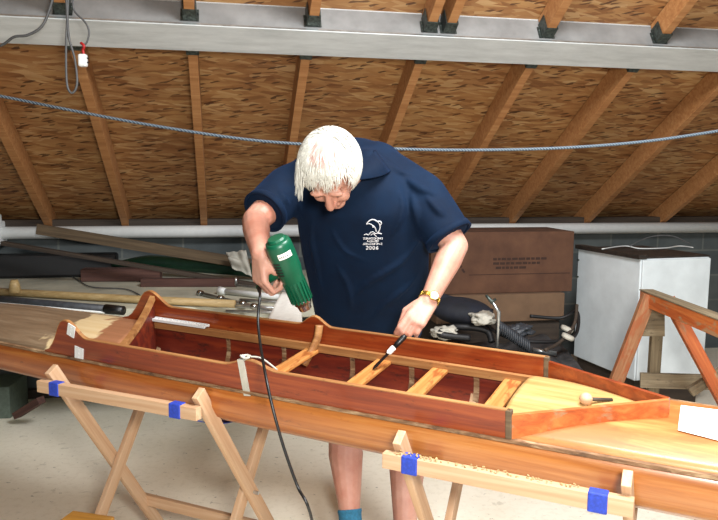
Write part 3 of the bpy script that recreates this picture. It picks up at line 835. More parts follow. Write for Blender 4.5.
# ------------------------------------------------------------------ right background
# crate stack + cardboard boxes
def wbox(name, x0, x1, yfront, dep, z0, z1, mat, label, cat, par=None, rz=None, bev=.004):
    bm = bmesh.new(); r = Matrix.Rotation(math.atan2(bd.y, bd.x) if rz is None else rz, 4, 'Z')
    bx(bm, V(((x1-x0)/2, dep/2, (z1-z0)/2)), (x1-x0, dep, z1-z0))
    o = link(name, bm, mat, par, Matrix.Translation(V((x0, yfront, z0))) @ r, bev=bev)
    return tag(o, label, cat) if label else o
wbox('wooden_crate', .55, 1.42, 4.62, .5, 0, .52, 'darkplank', 'dark wooden crate under the cardboard boxes behind the junk', 'crate')
wbox('cardboard_box', .52, 1.44, 4.58, .45, .522, .71, 'card2', 'long low pale cardboard box under the large one', 'box')
cb = root('cardboard_box', V((.6, 4.66, .712)), 'large brown cardboard box with printed lines beside the white cabinet', 'box')
cbm = Matrix.Translation(V((.50, 4.63, .712))) @ Matrix.Rotation(math.atan2(bd.y, bd.x), 4, 'Z')
bm = bmesh.new(); bx(bm, V((.495, .21, .21)), (1.03, .42, .42)); link('carton', bm, 'card', cb, cbm, bev=.004)
bm = bmesh.new()
for r_, (z, x0, x1) in enumerate(((.235, .42, .78), (.205, .42, .76), (.175, .44, .64))):
    x = x0
    while x < x1: 
        L = random.uniform(.015, .05); bx(bm, V((x+L/2, -.001, z)), (L, .002, .016)); x += L+.008
bx(bm, V((.62, -.001, .13)), (.74, .002, .004))
for i in range(5): bx(bm, V((.12+.022*i, -.001, .30-.035*i)), (.03, .002, .014), Matrix.Rotation(.9, 3, 'Y'))
link('print', bm, 'box_ink', cb, cbm)
# white cabinet
k0 = PZ(641, 256, 1.02); k0 = V((k0.x, k0.y, 0))
kM = Matrix.Translation(k0) @ Matrix.Rotation(math.radians(17), 4, 'Z')
CW, CD, CZ0, CZ1 = .53, .66, .22, 1.0
cr_ = root('cabinet', k0, 'tall white cabinet with dark board on top behind orange sawhorse', 'cabinet')
bm = bmesh.new(); bx(bm, V((CW/2, CD/2, (CZ0+CZ1)/2)), (CW, CD, CZ1-CZ0)); link('carcass', bm, 'cabinet', cr_, kM, bev=.006)
bm = bmesh.new(); bx(bm, V((CW/2, -.009, (CZ0+CZ1)/2)), (CW-.012, .016, CZ1-CZ0-.012)); link('door', bm, 'cabinet', cr_, kM, bev=.004)
bm = bmesh.new(); bx(bm, V((CW/2, CD/2, CZ0/2)), (CW-.04, CD-.04, CZ0)); link('plinth', bm, 'darkplank', cr_, kM)
bm = bmesh.new(); 
bm.free()
for z in (.80, .92):
    bm = bmesh.new(); bx(bm, V((-.004, CD-.01, z)), (.008, .02, .01)); link('hinge', bm, 'darkmetal', cr_, kM)
bm = bmesh.new(); bx(bm, V((.01, CD/2, CZ1+.014)), (.06, CD+.02, .028)); bx(bm, V((CW/2+.02, CD/2, CZ1+.006)), (CW-.02, CD-.02, .011))
tag(link('dark_board', bm, 'lidboard', mw=kM, bev=.002), 'dark narrow board lying along left top edge of the white cabinet', 'board')
T1('loose_wire', catmull([PZ(602, 249, 1.034), PZ(625, 246, 1.03), PZ(640, 248.5, 1.018), PZ(665, 248, 1.018), PZ(680, 246, 1.018), PZ(693, 247.5, 1.018)], 6), .004, 'white', 'white wire lying loose on top of the cabinet', 'wire')
T1('loose_wire', catmull([P(630, 246, 4.55), P(650, 237, 4.6), P(672, 236, 4.6), P(690, 244, 4.6)], 6), .004, 'greycable', 'grey wire arching behind the white wire on the cabinet', 'wire')
# orange sawhorse
A = P(650, 299, 3.62); B = V((A.x-.02+.05, 2.55, A.z)); 
sh = root('sawhorse', V((A.x, 3.1, 0)), 'old sawhorse with orange varnished rail in front of the white cabinet', 'sawhorse')
bar('rail', A+V((0, .05, 0)), B, .07, .075, 'orange_old', sh)
bar('rail_cap', A+V((0, .055, .04)), B+V((0, 0, .04)), .075, .008, 'weather', sh)
def sleg(p, q, w, h, m): bar('leg', p, q, w, h, m, sh, upv=V((0, 1, 0)))
sleg(V((A.x-.025, 3.57, A.z+.03)), V((1.24, 3.62, 0)), .07, .035, 'worn_leg')
sleg(V((A.x+.05, 3.52, A.z+.02)), V((2.0, 3.2, 0)), .06, .04, 'orange_old')
sleg(V((A.x+.045, 3.62, A.z-.03)), V((A.x+.14, 3.85, 0)), .06, .035, 'weather')
sleg(V((B.x-.03, 2.62, A.z)), V((1.3, 2.55, 0)), .07, .035, 'worn_leg'); sleg(V((B.x+.03, 2.62, A.z)), V((1.78, 2.55, 0)), .07, .035, 'orange_old')
bm = bmesh.new()
pts = [V((A.x-.02, 3.6, A.z-.02)), V((A.x+.07, 3.6, A.z-.02)), V((A.x+.09, 3.62, A.z-.2)), V((A.x-.06, 3.62, A.z-.2))]
hexa(bm, pts, [p+V((0, .015, 0)) for p in pts]); link('gusset', bm, 'weather', sh)
bar('shelf_rail', P(640, 380, 3.72), P(740, 383, 3.6), .03, .08, 'weather', sh)
bar('brace', P(690, 392, 3.5), P(740, 360, 3.5), .03, .05, 'weather', sh)
# junk heap
bm = bmesh.new(); n = 36; g = []
for i in range(n+1):
    row = []
    for j in range(n+1):
        u, v = i/n, j/n; x = .22+1.25*u; y = 3.75+.85*v
        e = min(1, 6*u, 6*(1-u), 6*v, 6*(1-v)); e = e**.5
        z = (.43+.10*noise.noise(V((x*3, y*3, 0)))+.05*noise.noise(V((x*9, y*9, 4))))*e
        row.append(bm.verts.new((x, y, max(z, .003))))
    g.append(row)
for i in range(n):
    for j in range(n): bm.faces.new((g[i][j], g[i+1][j], g[i+1][j+1], g[i][j+1]))
bm.faces.new([g[i][0] for i in range(n+1)]+[g[n][j] for j in range(1, n+1)]+[g[i][n] for i in range(n-1, -1, -1)]+[g[0][j] for j in range(n-1, 0, -1)])
tag(link('tarpaulin', bm, 'tarp', smooth=True), 'grimy dark tarpaulin heaped behind the kayak below the cardboard boxes', 'tarpaulin')
bm = bmesh.new(); blob(bm, P(462, 311, 4.25), (.2, .16, .085), Matrix.Rotation(.12, 3, 'Y')); cap(bm, P(440, 300, 4.3), P(485, 318, 4.2), .05, .06)
tag(link('canvas_bag', voxel(bm, .012, 4), 'navy', smooth=True), 'dark blue canvas bag slumped beside the bare forearm', 'bag')
T1('hose', catmull([P(470, 338, 4.0), P(440, 334, 4.0), P(455, 327, 4.1), P(485, 330, 4.1), P(492, 342, 4.05)], 8), .02, 'blackrub', 'thick black rubber hose curled behind the kayak near the wristwatch', 'hose')
T1('hose', catmull([P(492, 310, 4.3), P(486, 322, 4.15), P(500, 334, 4.05), P(525, 341, 4.0), P(560, 341, 4.05), P(576, 334, 4.2), P(577, 312, 4.35), P(560, 318, 4.4), P(530, 316, 4.4)], 8), .011, 'blackrub', 'long dark hose looping across the junk heap to the cabinet', 'hose')
T1('hose', catmull([P(545, 350, 3.9), P(560, 342, 4.0), P(574, 325, 4.1), P(577, 305, 4.2)], 8), .010, 'darkplank', 'thin brownish hose rising at the cabinet side', 'hose')
mr = root('metal_stick', P(497, 348, 3.95), 'grey metal stick with hooked top standing in the junk heap', 'stick')
tube('shaft', [P(497, 352, 3.95), P(499, 312, 3.95), P(491, 300, 3.95)], .010, 'alu', mr); tube('hook', [P(486, 295, 3.95), P(492, 302, 3.95), P(496, 299, 3.95)], [.008, .014, .008], 'darkmetal', mr)
T1('short_pipe', [P(533, 350, 4.1), P(556, 354, 4.1)], .014, 'alu', 'short light metal pipe poking over the kayak edge by the cabinet', 'pipe')
for k, (px, py, y, lb) in enumerate(((566, 331, 4.1, 'white plastic tub lid lying on the junk heap by the cabinet'), (567, 339, 4.02, 'lower white plastic lid in front of the other one'))):
    bm = bmesh.new(); lathe(bm, [(0, .032), (.008, .038), (.024, .038), (.028, .028)], Matrix.Translation(P(px, py, y)) @ Matrix.Rotation(-math.pi/2+.4, 4, 'Y'), 24)
    tag(link('tub_lid', bm, 'cloth', smooth=False), lb, 'lid')
bm = bmesh.new()
for k in range(16):
    pts = [P(498+k*2.0, 326+k*1.35, 3.98)+V((0, .035*math.sin(a), .035*math.cos(a))) for a in [i*math.pi/6 for i in range(12)]]
    tube_bm(bm, pts+[pts[0]], .006, 5)
tag(link('ribbed_hose', bm, 'tubegrey', smooth=True), 'ribbed grey hose lying over the junk heap beside the metal stick', 'hose')
for k, (x0, y0, lb, mt) in enumerate(((446, 332, 'crumpled pale rag behind the kayak right of the wristwatch', 'cloth'), (482, 318, 'small crumpled grey rag next to the canvas bag', 'cloth'), (520, 330, 'dull crumpled plastic bag between hoses', 'tubegrey'))):
    bm = bmesh.new(); g_ = bmesh.ops.create_icosphere(bm, subdivisions=4, radius=.06)
    for v in bm.verts:
        f = 1+.5*noise.noise(v.co*28+V((k*3, 0, 0)))+.3*noise.noise(v.co*70); v.co = V((v.co.x*1.3*f, v.co.y*f, v.co.z*.6*f))
    tag(link('crumpled_rag', bm, mt, mw=Matrix.Translation(P(x0, y0, 4.05)), smooth=True), lb, 'rag')

# ------------------------------------------------------------------ rope, cables, plug
rp = catmull([P(-60, 85, 3.3), P(0, 96, 3.3), P(80, 112, 3.28), P(150, 125, 3.25), P(235, 138, 3.22), P(300, 144, 3.2), P(400, 149, 3.2), P(480, 150, 3.2), P(560, 148, 3.2), P(640, 142, 3.2), P(718, 131, 3.2), P(790, 118, 3.2)], 6)
T1('rope', rp, .0068, 'rope', 'blue and white braided rope strung across behind the man', 'rope')
T1('cable', catmull([P(54, -8, 3.1), P(50, 8, 3.1), P(42, 26, 3.1), P(28, 35, 3.1), P(14, 37, 3.1), P(2, 45, 3.12), P(-20, 52, 3.15)], 6), .006, 'greycable', 'grey cable curving across the beam to the left edge', 'cable')
T1('cable', catmull([P(66, -8, 3.1), P(67, 20, 3.1), P(66, 50, 3.1), P(67, 84, 3.1), P(72, 93, 3.1), P(77, 84, 3.1), P(75, 60, 3.1), P(69, 38, 3.1), P(67.5, 15, 3.1), P(68.5, -8, 3.1)], 7), .005, 'greycable', 'grey cable hanging down in a long narrow loop', 'cable')
pl = root('hanging_plug', P(83, 60, 3.1), 'small white socket with red wire dangling below the beam', 'plug')
tube('lead', catmull([P(73, -8, 3.1), P(74, 10, 3.1), P(85, 22, 3.1), P(89, 32, 3.1), P(87, 42, 3.1), P(83, 46, 3.1)], 6), .004, 'greycable', pl)
tube('red_wire', catmull([P(81, 43, 3.1), P(84, 46, 3.09), P(83, 50, 3.1), P(84, 56, 3.1)], 5), .006, 'redwire', pl)
bm = bmesh.new(); bx(bm, P(83, 60.5, 3.1), (.036, .03, .054)); link('socket_body', bm, 'white', pl, bev=.008)
bm = bmesh.new()
for dy in (-.01, .008): bx(bm, P(87.5, 60, 3.1)+V((0, 0, dy)), (.014, .006, .004))
link('pins', bm, 'black', pl)
#PERSON-BEGIN
# ------------------------------------------------------------------ person
man = root('person', V((0, 2.75, 0)), 'white haired person in navy polo shirt leaning over kayak with heat gun and scraper', 'person')
SX = V((.965, -.26, 0)).normalized()                         # across the shoulders, to his left
def ringset(bm, rings, n=36):
    R_ = []
    for c, a, b, fwd, sq in rings:
        c = V(c); f = V(fwd).normalized(); row = []
        for k in range(n):
            t = 2*math.pi*k/n; ct, st_ = math.cos(t), math.sin(t)
            x = math.copysign(abs(ct)**sq, ct)*a; y = math.copysign(abs(st_)**sq, st_)*b
            row.append(bm.verts.new(c+SX*x+f*y))
        R_.append(row)
    for A, B in zip(R_, R_[1:]):
        for k in range(n): bm.faces.new((A[k], A[(k+1) % n], B[(k+1) % n], B[k]))
    bm.faces.new(R_[0][::-1]); bm.faces.new(R_[-1])
FF = V((-.26, -.965, 0))
torso = [((.045, 2.80, .74), .150, .115, FF, .9), ((.045, 2.77, .86), .19, .135, FF, .88), ((.043, 2.72, .98), .206, .142, FF+V((0, 0, -.05)), .88),
         ((.035, 2.67, 1.10), .216, .146, FF+V((0, 0, -.1)), .86), ((.022, 2.62, 1.22), .224, .142, FF+V((0, 0, -.2)), .85),
         ((.008, 2.565, 1.33), .222, .132, FF+V((0, 0, -.35)), .84), ((-.004, 2.51, 1.42), .205, .118, FF+V((0, 0, -.5)), .85),
         ((-.014, 2.475, 1.49), .160, .100, FF+V((0, 0, -.65)), .9), ((-.03, 2.44, 1.545), .085, .075, FF+V((0, 0, -.8)), 1.)]
def infl(rs, d): return [(c, a+d, b+d, f, s) for c, a, b, f, s in rs]
# joints
sR = P(289, 188, 2.60); sL = P(421, 196, 2.48)               # his right shoulder is at image left
eR = P(255, 221, 2.44); wR = P(260, 253, 2.17)
eL = P(455, 246, 2.40); wL = P(428, 302, 2.27)
HC = P(331, 170, 2.22)                                       # head centre
hf = V((-.08, -.38, -.92)).normalized(); hs = (SX+V((0, 0, -.04))); hs = (hs-hf*hs.dot(hf)).normalized(); hu = hs.cross(hf)
if hu.dot(V((0, -.5, .5))) < 0: hu = -hu
HM = Matrix((hs, -hf, hu)).transposed().to_3x3()             # local x = his left, y = back, z = crown
def H(x, y, z): return HC + HM @ V((x, y, z))
def body():
    bm = bmesh.new()
    ringset(bm, torso)
    # neck
    cap(bm, V((-.02, 2.46, 1.50)), H(0, .035, -.05), .060, .056)
    # arms
    for s, e, w_, k in ((sR, eR, wR, 1.0), (sL, eL, wL, 1.0)):
        cap(bm, s, e, .066, .046); m_ = e.lerp(w_, .28); cap(bm, e, m_, .045, .047); cap(bm, m_, w_, .047, .029)
    # pelvis and legs
    hips = [V((.045, 2.80, .86))-SX*.1, V((.045, 2.80, .86))+SX*.1]
    ks = [P(343, 420, 2.82), P(409, 430, 2.72)]; ks[0].z = .50; ks[1].z = .50
    an = [P(348, 506, 2.86), P(404, 520, 2.78)]
    an[0] = PZ(351, 529, .10); an[1] = PZ(404, 548, .10)
    for h, k, a in zip(hips, ks, an):
        cap(bm, h, k, .095, .062); c1 = k.lerp(a, .35)+V((0, .012, 0)); cap(bm, k, c1, .062, .073); cap(bm, c1, k.lerp(a, .85), .073, .042); cap(bm, k.lerp(a, .8), a, .041, .040)
        f = a+V((-.02, -.12, -a.z+.042)); cap(bm, a+V((0, .02, -a.z+.05)), f, .028, .024)
        cap(bm, a, a+V((0, .02, -a.z+.05)), .036, .03)
    return bm, hips, ks, an
bmb, hips, ks, an = body()
# head, with brow, nose, cheeks, lips, chin and ears
R3 = HM
blob(bmb, H(0, .012, .022), (.076, .098, .092), R3, 28); blob(bmb, H(0, -.022, -.035), (.063, .072, .078), R3, 24)
blob(bmb, H(0, -.068, -.098), (.030, .026, .022), R3)                                  # chin
for s in (-1, 1):
    blob(bmb, H(s*.034, -.070, -.035), (.026, .022, .024), R3)                         # cheek
    blob(bmb, H(s*.030, -.086, .018), (.026, .012, .009), R3)                          # brow
    blob(bmb, H(s*.078, .015, -.018), (.010, .020, .030), R3)                          # ear
cap(bmb, H(0, -.086, .008), H(0, -.112, -.034), .010, .014); blob(bmb, H(-.012, -.102, -.038), (.009, .011, .008), R3); blob(bmb, H(.012, -.102, -.038), (.009, .011, .008), R3)
cap(bmb, H(-.018, -.088, -.064), H(.018, -.088, -.064), .007, .007); cap(bmb, H(-.015, -.087, -.074), H(.015, -.087, -.074), .008, .008)
# hands
def hand(bm, wrist, d, n, curls, thumb, sgn, sc_=1.0, spread=.06):
    """d wrist to knuckles, n out of the back of the hand, sgn +1 puts the index on the d x n side"""
    d = d.normalized(); n = (n-d*n.dot(d)).normalized(); s = d.cross(n)*sgn
    out = {'d': d, 'n': n, 's': s, 'tips': []}
    L = .092*sc_
    for o_ in (-.026, -.009, .009, .026):
        cap(bm, wrist+s*o_*.55, wrist+d*L*(.96 if abs(o_) < .02 else .9)+s*o_, .020*sc_, .0135*sc_)
    blob(bm, wrist+d*L*.55-n*.006, (.036*sc_, .05*sc_, .018*sc_), Matrix((s, d, n)).transposed())
    lens = ((.044, .027, .021), (.049, .031, .022), (.045, .029, .022), (.035, .022, .019))
    for i, (ln, cu_) in enumerate(zip(lens, curls)):
        o_ = (.029, .010, -.010, -.028)[i]*sc_
        k = wrist+d*L*((.97, 1.0, .97, .9)[i])+s*o_; a = 0; dr = d+s*spread*(1.2-i*.8)
        r = (.0098, .0102, .0096, .0086)[i]*sc_
        for l, c in zip(ln, cu_):
            a += c; q = k+(dr*math.cos(a)-n*math.sin(a)).normalized()*l*sc_
            cap(bm, k, q, r*1.05, r*.95, 10); k = q; r *= .93
        out['tips'].append(k)
    t0 = wrist+d*.028*sc_+s*.026*sc_-n*.004; t1 = t0+(d*thumb[0]+s*thumb[1]-n*thumb[2]).normalized()*.044*sc_
    t2 = t1+(d*thumb[3]+s*thumb[4]-n*thumb[5]).normalized()*.032*sc_; t3 = t2+(d*thumb[3]+s*thumb[4]*.6-n*thumb[5]).normalized()*.024*sc_
    cap(bm, t0, t1, .017*sc_, .013*sc_); cap(bm, t1, t2, .012*sc_, .0108*sc_, 10); cap(bm, t2, t3, .0108*sc_, .009*sc_, 10)
    return out
# his right hand (image left) closed round the handle of the gun
dR = V((.02, -.10, -1)); nR = V((-.80, -.62, .05))
hR = hand(bmb, wR, dR, nR, ((.75, 1.2, .9),)*4, (.8, .3, .7, .5, -.1, .9), -1, 1.0, .03)
# his left hand (image right), fingers closing on the scraper
gk = P(400, 336, 2.16)
dL = (P(408, 330, 2.2)-wL); nL = V((.15, -.75, .65))
hL = hand(bmb, wL, dL, nL, ((.45, .7, .5), (.5, .8, .6), (.55, .9, .6), (.6, .95, .6)), (.8, .45, .35, 1., -.25, .45), 1, .98, .05)
link('body', voxel(bmb, .0045, 3, .5), 'skin', man, smooth=True)
# eyes
for s in (-1, 1):
    bm = bmesh.new(); blob(bm, H(s*.030, -.078, .002), (.0125, .0125, .0125), R3, 16); e = link('eye', bm, 'eye', man, smooth=True)
    bm = bmesh.new(); blob(bm, H(s*.030, -.0885, -.001), (.0055, .003, .0055), R3, 12); link('iris', bm, 'tubegrey', e, smooth=True)
# ---- polo shirt
bm = bmesh.new()
ringset(bm, infl(torso[1:], .018))
def sleeve(s, e, t, r0, r1):
    h = s.lerp(e, t); mid = s.lerp(e, t*.55)
    ax = (h-s).normalized(); prof = []
    L = (h-s).length
    prof = [(-r0*.85, .004), (-r0*.7, r0*.6), (-r0*.35, r0*.9), (0, r0), (L*.5, (r0+r1)/2*1.01), (L*.93, r1), (L, r1*1.03), (L+.001, r1*.5)]
    lathe(bm, prof, frame(s, h), 28); return h
h1 = sleeve(sR, eR, .74, .088, .082); h2 = sleeve(sL, eL, .84, .090, .084)
blob(bm, P(308, 184, 2.60), (.14, .10, .095), Matrix.Rotation(-.45, 3, 'Y')); blob(bm, P(392, 186, 2.55), (.155, .11, .115), Matrix.Rotation(.55, 3, 'Y'))
blob(bm, P(352, 176, 2.62), (.19, .12, .145)); blob(bm, P(368, 163, 2.50), (.06, .07, .055)); blob(bm, P(374, 172, 2.58), (.12, .10, .115)); blob(bm, P(322, 174, 2.6), (.12, .09, .095))
cap(bm, P(374, 172, 2.57), sL+V((0, .01, 0)), .11, .09); cap(bm, P(322, 176, 2.6), sR, .09, .088)
# soft folds
def fold(*pts, r=.010): 
    pts = catmull(pts, 6); n = len(pts); tube_bm(bm, pts, [max(.002, r*math.sin(math.pi*(i+.5)/n)) for i in range(n)], 8)
def onf(px, py, y): return P(px, py, y)
tmp = voxel(bm, .009, 14, .5)
bt = BVHTree.FromPolygons([v.co.copy() for v in tmp.vertices], [tuple(p.vertices) for p in tmp.polygons])
def hit(px, py, lift=0.0):
    r = bt.ray_cast(CAM, ray(px, py).normalized())
    return None if r[0] is None else r[0] + r[1]*lift
bm = bmesh.new(); bm.from_mesh(tmp)
for pts_, r in ((((405, 178), (420, 188), (436, 196)), .012), (((398, 186), (402, 205), (398, 222), (390, 238)), .010), (((410, 190), (416, 210), (418, 228)), .011),
                (((425, 196), (440, 212), (456, 232)), .010), (((316, 205), (312, 235), (318, 268), (324, 300)), .009), (((420, 240), (400, 262), (372, 280), (352, 300)), .010),
                (((425, 262), (408, 285), (384, 305), (372, 322)), .009), (((335, 262), (348, 285), (352, 312)), .008), (((270, 178), (282, 196), (290, 206)), .009),
                (((296, 178), (300, 200), (306, 225)), .009), (((428, 284), (418, 300), (405, 318)), .009), (((330, 225), (345, 250), (372, 262)), .007), (((372, 150), (392, 168), (412, 176)), .009)):
    q = [hit(*p) for p in pts_]
    if all(x is not None for x in q): fold(*[x+V((0, .002, 0)) for x in q], r=r*1.5)
sh_me = voxel(bm, .006, 5, .5)
shirt = link('polo_shirt', sh_me, 'shirt', man, smooth=True)
bt = BVHTree.FromPolygons([v.co.copy() for v in sh_me.vertices], [tuple(p.vertices) for p in sh_me.polygons])
# collar
bm = bmesh.new(); nc = V((-.025, 2.455, 1.535)); R_ = []
for k in range(25):
    t = 2*math.pi*k/24; o_ = SX*math.cos(t)+V(FF)*math.sin(t)
    tilt = V((0, -.25, 0)) 
    rr = .088; dz = -.035*max(0, math.sin(t)); fl = .03+.012*abs(math.cos(t))
    a = nc+o_*(rr-.006)+V((0, -.02, .056-.05*max(0, math.sin(t)))); b = nc+o_*(rr+.022+fl*.6)+V((0, -.02, .005+dz-fl*.5))
    R_.append([bm.verts.new(a), bm.verts.new(b)])
for A, B in zip(R_, R_[1:]): bm.faces.new((A[0], A[1], B[1], B[0]))
o = link('collar', bm, 'shirt', shirt, smooth=True); o.modifiers.new('t', 'SOLIDIFY').thickness = .005
# sleeve hems
for s, e, h, r in ((sR, eR, h1, .082), (sL, eL, h2, .086)):
    bm = bmesh.new(); fr = frame(s, e); L = (h-s).length
    m_ = [(L-.022, r*.93), (L-.022, r*1.02), (L+.002, r*1.04), (L+.002, r*.93)]
    rings = [[bm.verts.new(fr @ V((x, q*math.cos(2*math.pi*k/32), q*math.sin(2*math.pi*k/32)))) for k in range(32)] for x, q in m_]
    for i in range(4):
        A, B = rings[i], rings[(i+1) % 4]
        for k in range(32): bm.faces.new((A[k], A[(k+1) % 32], B[(k+1) % 32], B[k]))
    link('sleeve_hem', bm, 'shirt', shirt, smooth=True)
# printed dolphin emblem and lettering on the chest
def surf(px, py, lift=.002):
    r = bt.ray_cast(CAM, ray(px, py).normalized()); return r[0]+r[1]*lift
def ink(bm, pts, r=.0011, sm=5):
    q = [surf(*p) for p in (catmull([V((x, y, 0)) for x, y in pts], sm) if sm else pts)] if False else None
    c = catmull([V((x, y, 0)) for x, y in pts], sm) if sm else [V((x, y, 0)) for x, y in pts]
    tube_bm(bm, [surf(p.x, p.y) for p in c], r, 5)
bm = bmesh.new()
ink(bm, [(366.5, 223.8), (368.5, 221.3), (371, 219.6), (373.5, 219.3), (376.5, 220.6), (379, 223), (380, 226.5), (379.3, 230), (377.6, 232.5)], .0018)
ink(bm, [(366.5, 223.8), (369, 223.4), (371.5, 224.3), (374, 226), (375.6, 228.6), (376.2, 231.5)], .0016)
ink(bm, [(377.4, 221.4), (379.4, 220.9), (381.2, 222.2), (380.6, 224.6), (379.6, 224.0)], .002, 3)
ink(bm, [(372.5, 225), (373, 227), (374.4, 226.2)], .0018, 3)
ink(bm, [(364.3, 234.6), (366.5, 233.8), (368.5, 234.5), (371, 232.0), (373.5, 231.7), (375.5, 233.2), (378.5, 232.8), (381.5, 233.6)], .0016)
ink(bm, [(371, 234.8), (373.2, 233.4), (375, 234.8), (376.4, 236.4)], .0016)
link('dolphin_print', bm, 'embroid', shirt)
bm = bmesh.new()
random.seed(3)
for y, x0, x1 in ((238.2, 363.2, 383), (240.8, 367.5, 378.5), (243.6, 363.2, 382)):
    x = x0
    while x < x1-.6:
        wd = random.uniform(.9, 1.5)
        k = random.choice((0, 1, 2))
        if k == 0: ink(bm, [(x, y-.9), (x, y+.9)], .0014, 0); ink(bm, [(x, y-.8), (x+wd*.7, y+.1)], .0012, 0)
        elif k == 1: ink(bm, [(x, y+.9), (x+wd*.35, y-.8), (x+wd*.7, y+.9)], .0012, 0)
        else: ink(bm, [(x, y-.8), (x+wd*.7, y-.8), (x+wd*.7, y+.8), (x, y+.8)], .0012, 0)
        x += wd+.25
def digit(bm, ch, x, y, w_=1.9, h_=2.9):
    D = {'2': [(0, 0), (.5, -.12), (1, .15), (.9, .45), (.1, 1), (1, 1)], '0': [(.5, 0), (0, .25), (0, .75), (.5, 1), (1, .75), (1, .25), (.5, 0)],
         '6': [(.9, 0), (.3, .25), (0, .7), (.5, 1), (1, .75), (.6, .5), (.1, .65)]}[ch]
    ink(bm, [(x+a*w_, y+b*h_) for a, b in D], .0015, 4)
for i, ch in enumerate('2006'): digit(bm, ch, 366.2+i*3.3, 246.1)
link('lettering', bm, 'embroid', shirt)
# ---- shorts, socks, trainers
bm = bmesh.new(); ringset(bm, infl([((.045, 2.80, .70), .165, .12, FF, .9)]+torso[:3], .010))
for h, k in zip(hips, ks): cap(bm, h, h.lerp(k, .72), .108, .088)
link('shorts', voxel(bm, .01, 3), 'shorts', man, smooth=True)
for a, k in zip(an, ks):
    u = (k-a).normalized(); bm = bmesh.new()
    top = k.lerp(a, .86) if a is an[0] else k.lerp(a, .88)
    top = a+u*.075
    cap(bm, a+V((0, .03, -a.z+.07)), a, .046, .046); lathe(bm, [(0, .047), ((top-a).length-.012, .047), ((top-a).length-.01, .050), ((top-a).length, .050)], frame(a, top), 24)
    link('sock', voxel(bm, .006, 2), 'sock', man, smooth=True)
    bm = bmesh.new(); g0 = V((a.x, a.y, 0)); hd = V((-.22, -1, 0)).normalized()
    if a is an[1]: hd = V((.1, -1, 0)).normalized()
    cap(bm, g0-hd*.045+V((0, 0, .05)), g0+hd*.07+V((0, 0, .052)), .047, .046); cap(bm, g0+hd*.06+V((0, 0, .045)), g0+hd*.175+V((0, 0, .036)), .046, .036)
    cap(bm, g0+V((0, 0, .05))-hd*.03, g0+V((0, 0, .085))-hd*.02, .046, .046)
    for v in bm.verts: v.co.z = max(v.co.z, .012)
    tr = link('trainer', voxel(bm, .006, 3), 'shoe', man, smooth=True)
    bm = bmesh.new(); 
    for sd in (0,):
        fr = Matrix((hd, V((-hd.y, hd.x, 0)), V((0, 0, 1)))).transposed().to_4x4(); fr.translation = g0
        o8 = [(-.095, .02), (-.08, .042), (0, .046), (.1, .052), (.19, .04), (.222, 0), (.19, -.04), (.1, -.05), (0, -.046), (-.08, -.042), (-.095, -.02)]
        A = [bm.verts.new(fr @ V((x, y, 0.001))) for x, y in o8]; B = [bm.verts.new(fr @ V((x, y, .022))) for x, y in o8]
        bm.faces.new(A[::-1]); bm.faces.new(B)
        for i in range(len(A)): bm.faces.new((A[i], A[(i+1) % len(A)], B[(i+1) % len(A)], B[i]))
    link('sole', bm, 'tubegrey', tr, bev=.004)
# ---- hair: fringe of short locks combed forward from the crown over a close shell
bm = bmesh.new(); g = bmesh.ops.create_uvsphere(bm, u_segments=64, v_segments=48, radius=1)
def hairline(x, y, z):                     # unit head coordinates: True where hair grows
    if y > .0: return z > -.55 - .25*y
    return z > (.62 if abs(x) < .7 else .62-3.0*(abs(x)-.7))
kill = []
for v in bm.verts:
    x, y, z = v.co
    if not hairline(x, y, z): kill.append(v); continue
    v.co = V((x*.099, y*.116+.012, z*.106+.020))*(1+.03*noise.noise(V((x*5, y*2.5, z*5)))+.008*noise.noise(V((x*25, y*6, z*25))))
bmesh.ops.delete(bm, geom=kill, context='VERTS')
HMM = HM.to_4x4(); HMM.translation = HC
bmesh.ops.transform(bm, matrix=HMM, verts=bm.verts)
hb_ = BVHTree.FromBMesh(bm); hp = hb_.ray_cast(CAM, ray(322, 153).normalized())[0]
mt, nt, b = nodes('hair_and_scalp', .55)
f = noisef(nt, coords(nt), 60, 4); cc = ramp(nt, f, [(.3, (176, 174, 162)), (.7, (212, 210, 200))])
vd_ = nt.nodes.new('ShaderNodeVectorMath'); vd_.operation = 'DISTANCE'; nt.links.new(coords(nt), vd_.inputs[0]); vd_.inputs[1].default_value = hp
cc = mixc(nt, ramp(nt, vd_.outputs['Value'], [(.018, (225, 225, 225)), (.06, (0, 0, 0))]), cc, lin((232, 140, 132))); nt.links.new(cc, b.inputs['Base Color'])
M['scalp'] = mt
hair = link('hair', bm, 'scalp', man, smooth=True)
hair.modifiers.new('t', 'SOLIDIFY').thickness = .008
random.seed(11); bm = bmesh.new()
def shell(x, y, z, k=1.): 
    l = math.sqrt(x*x+y*y+z*z); return V((x/l*.100*k, y/l*.117*k+.012, z/l*.107*k+.020))
cnt = 0
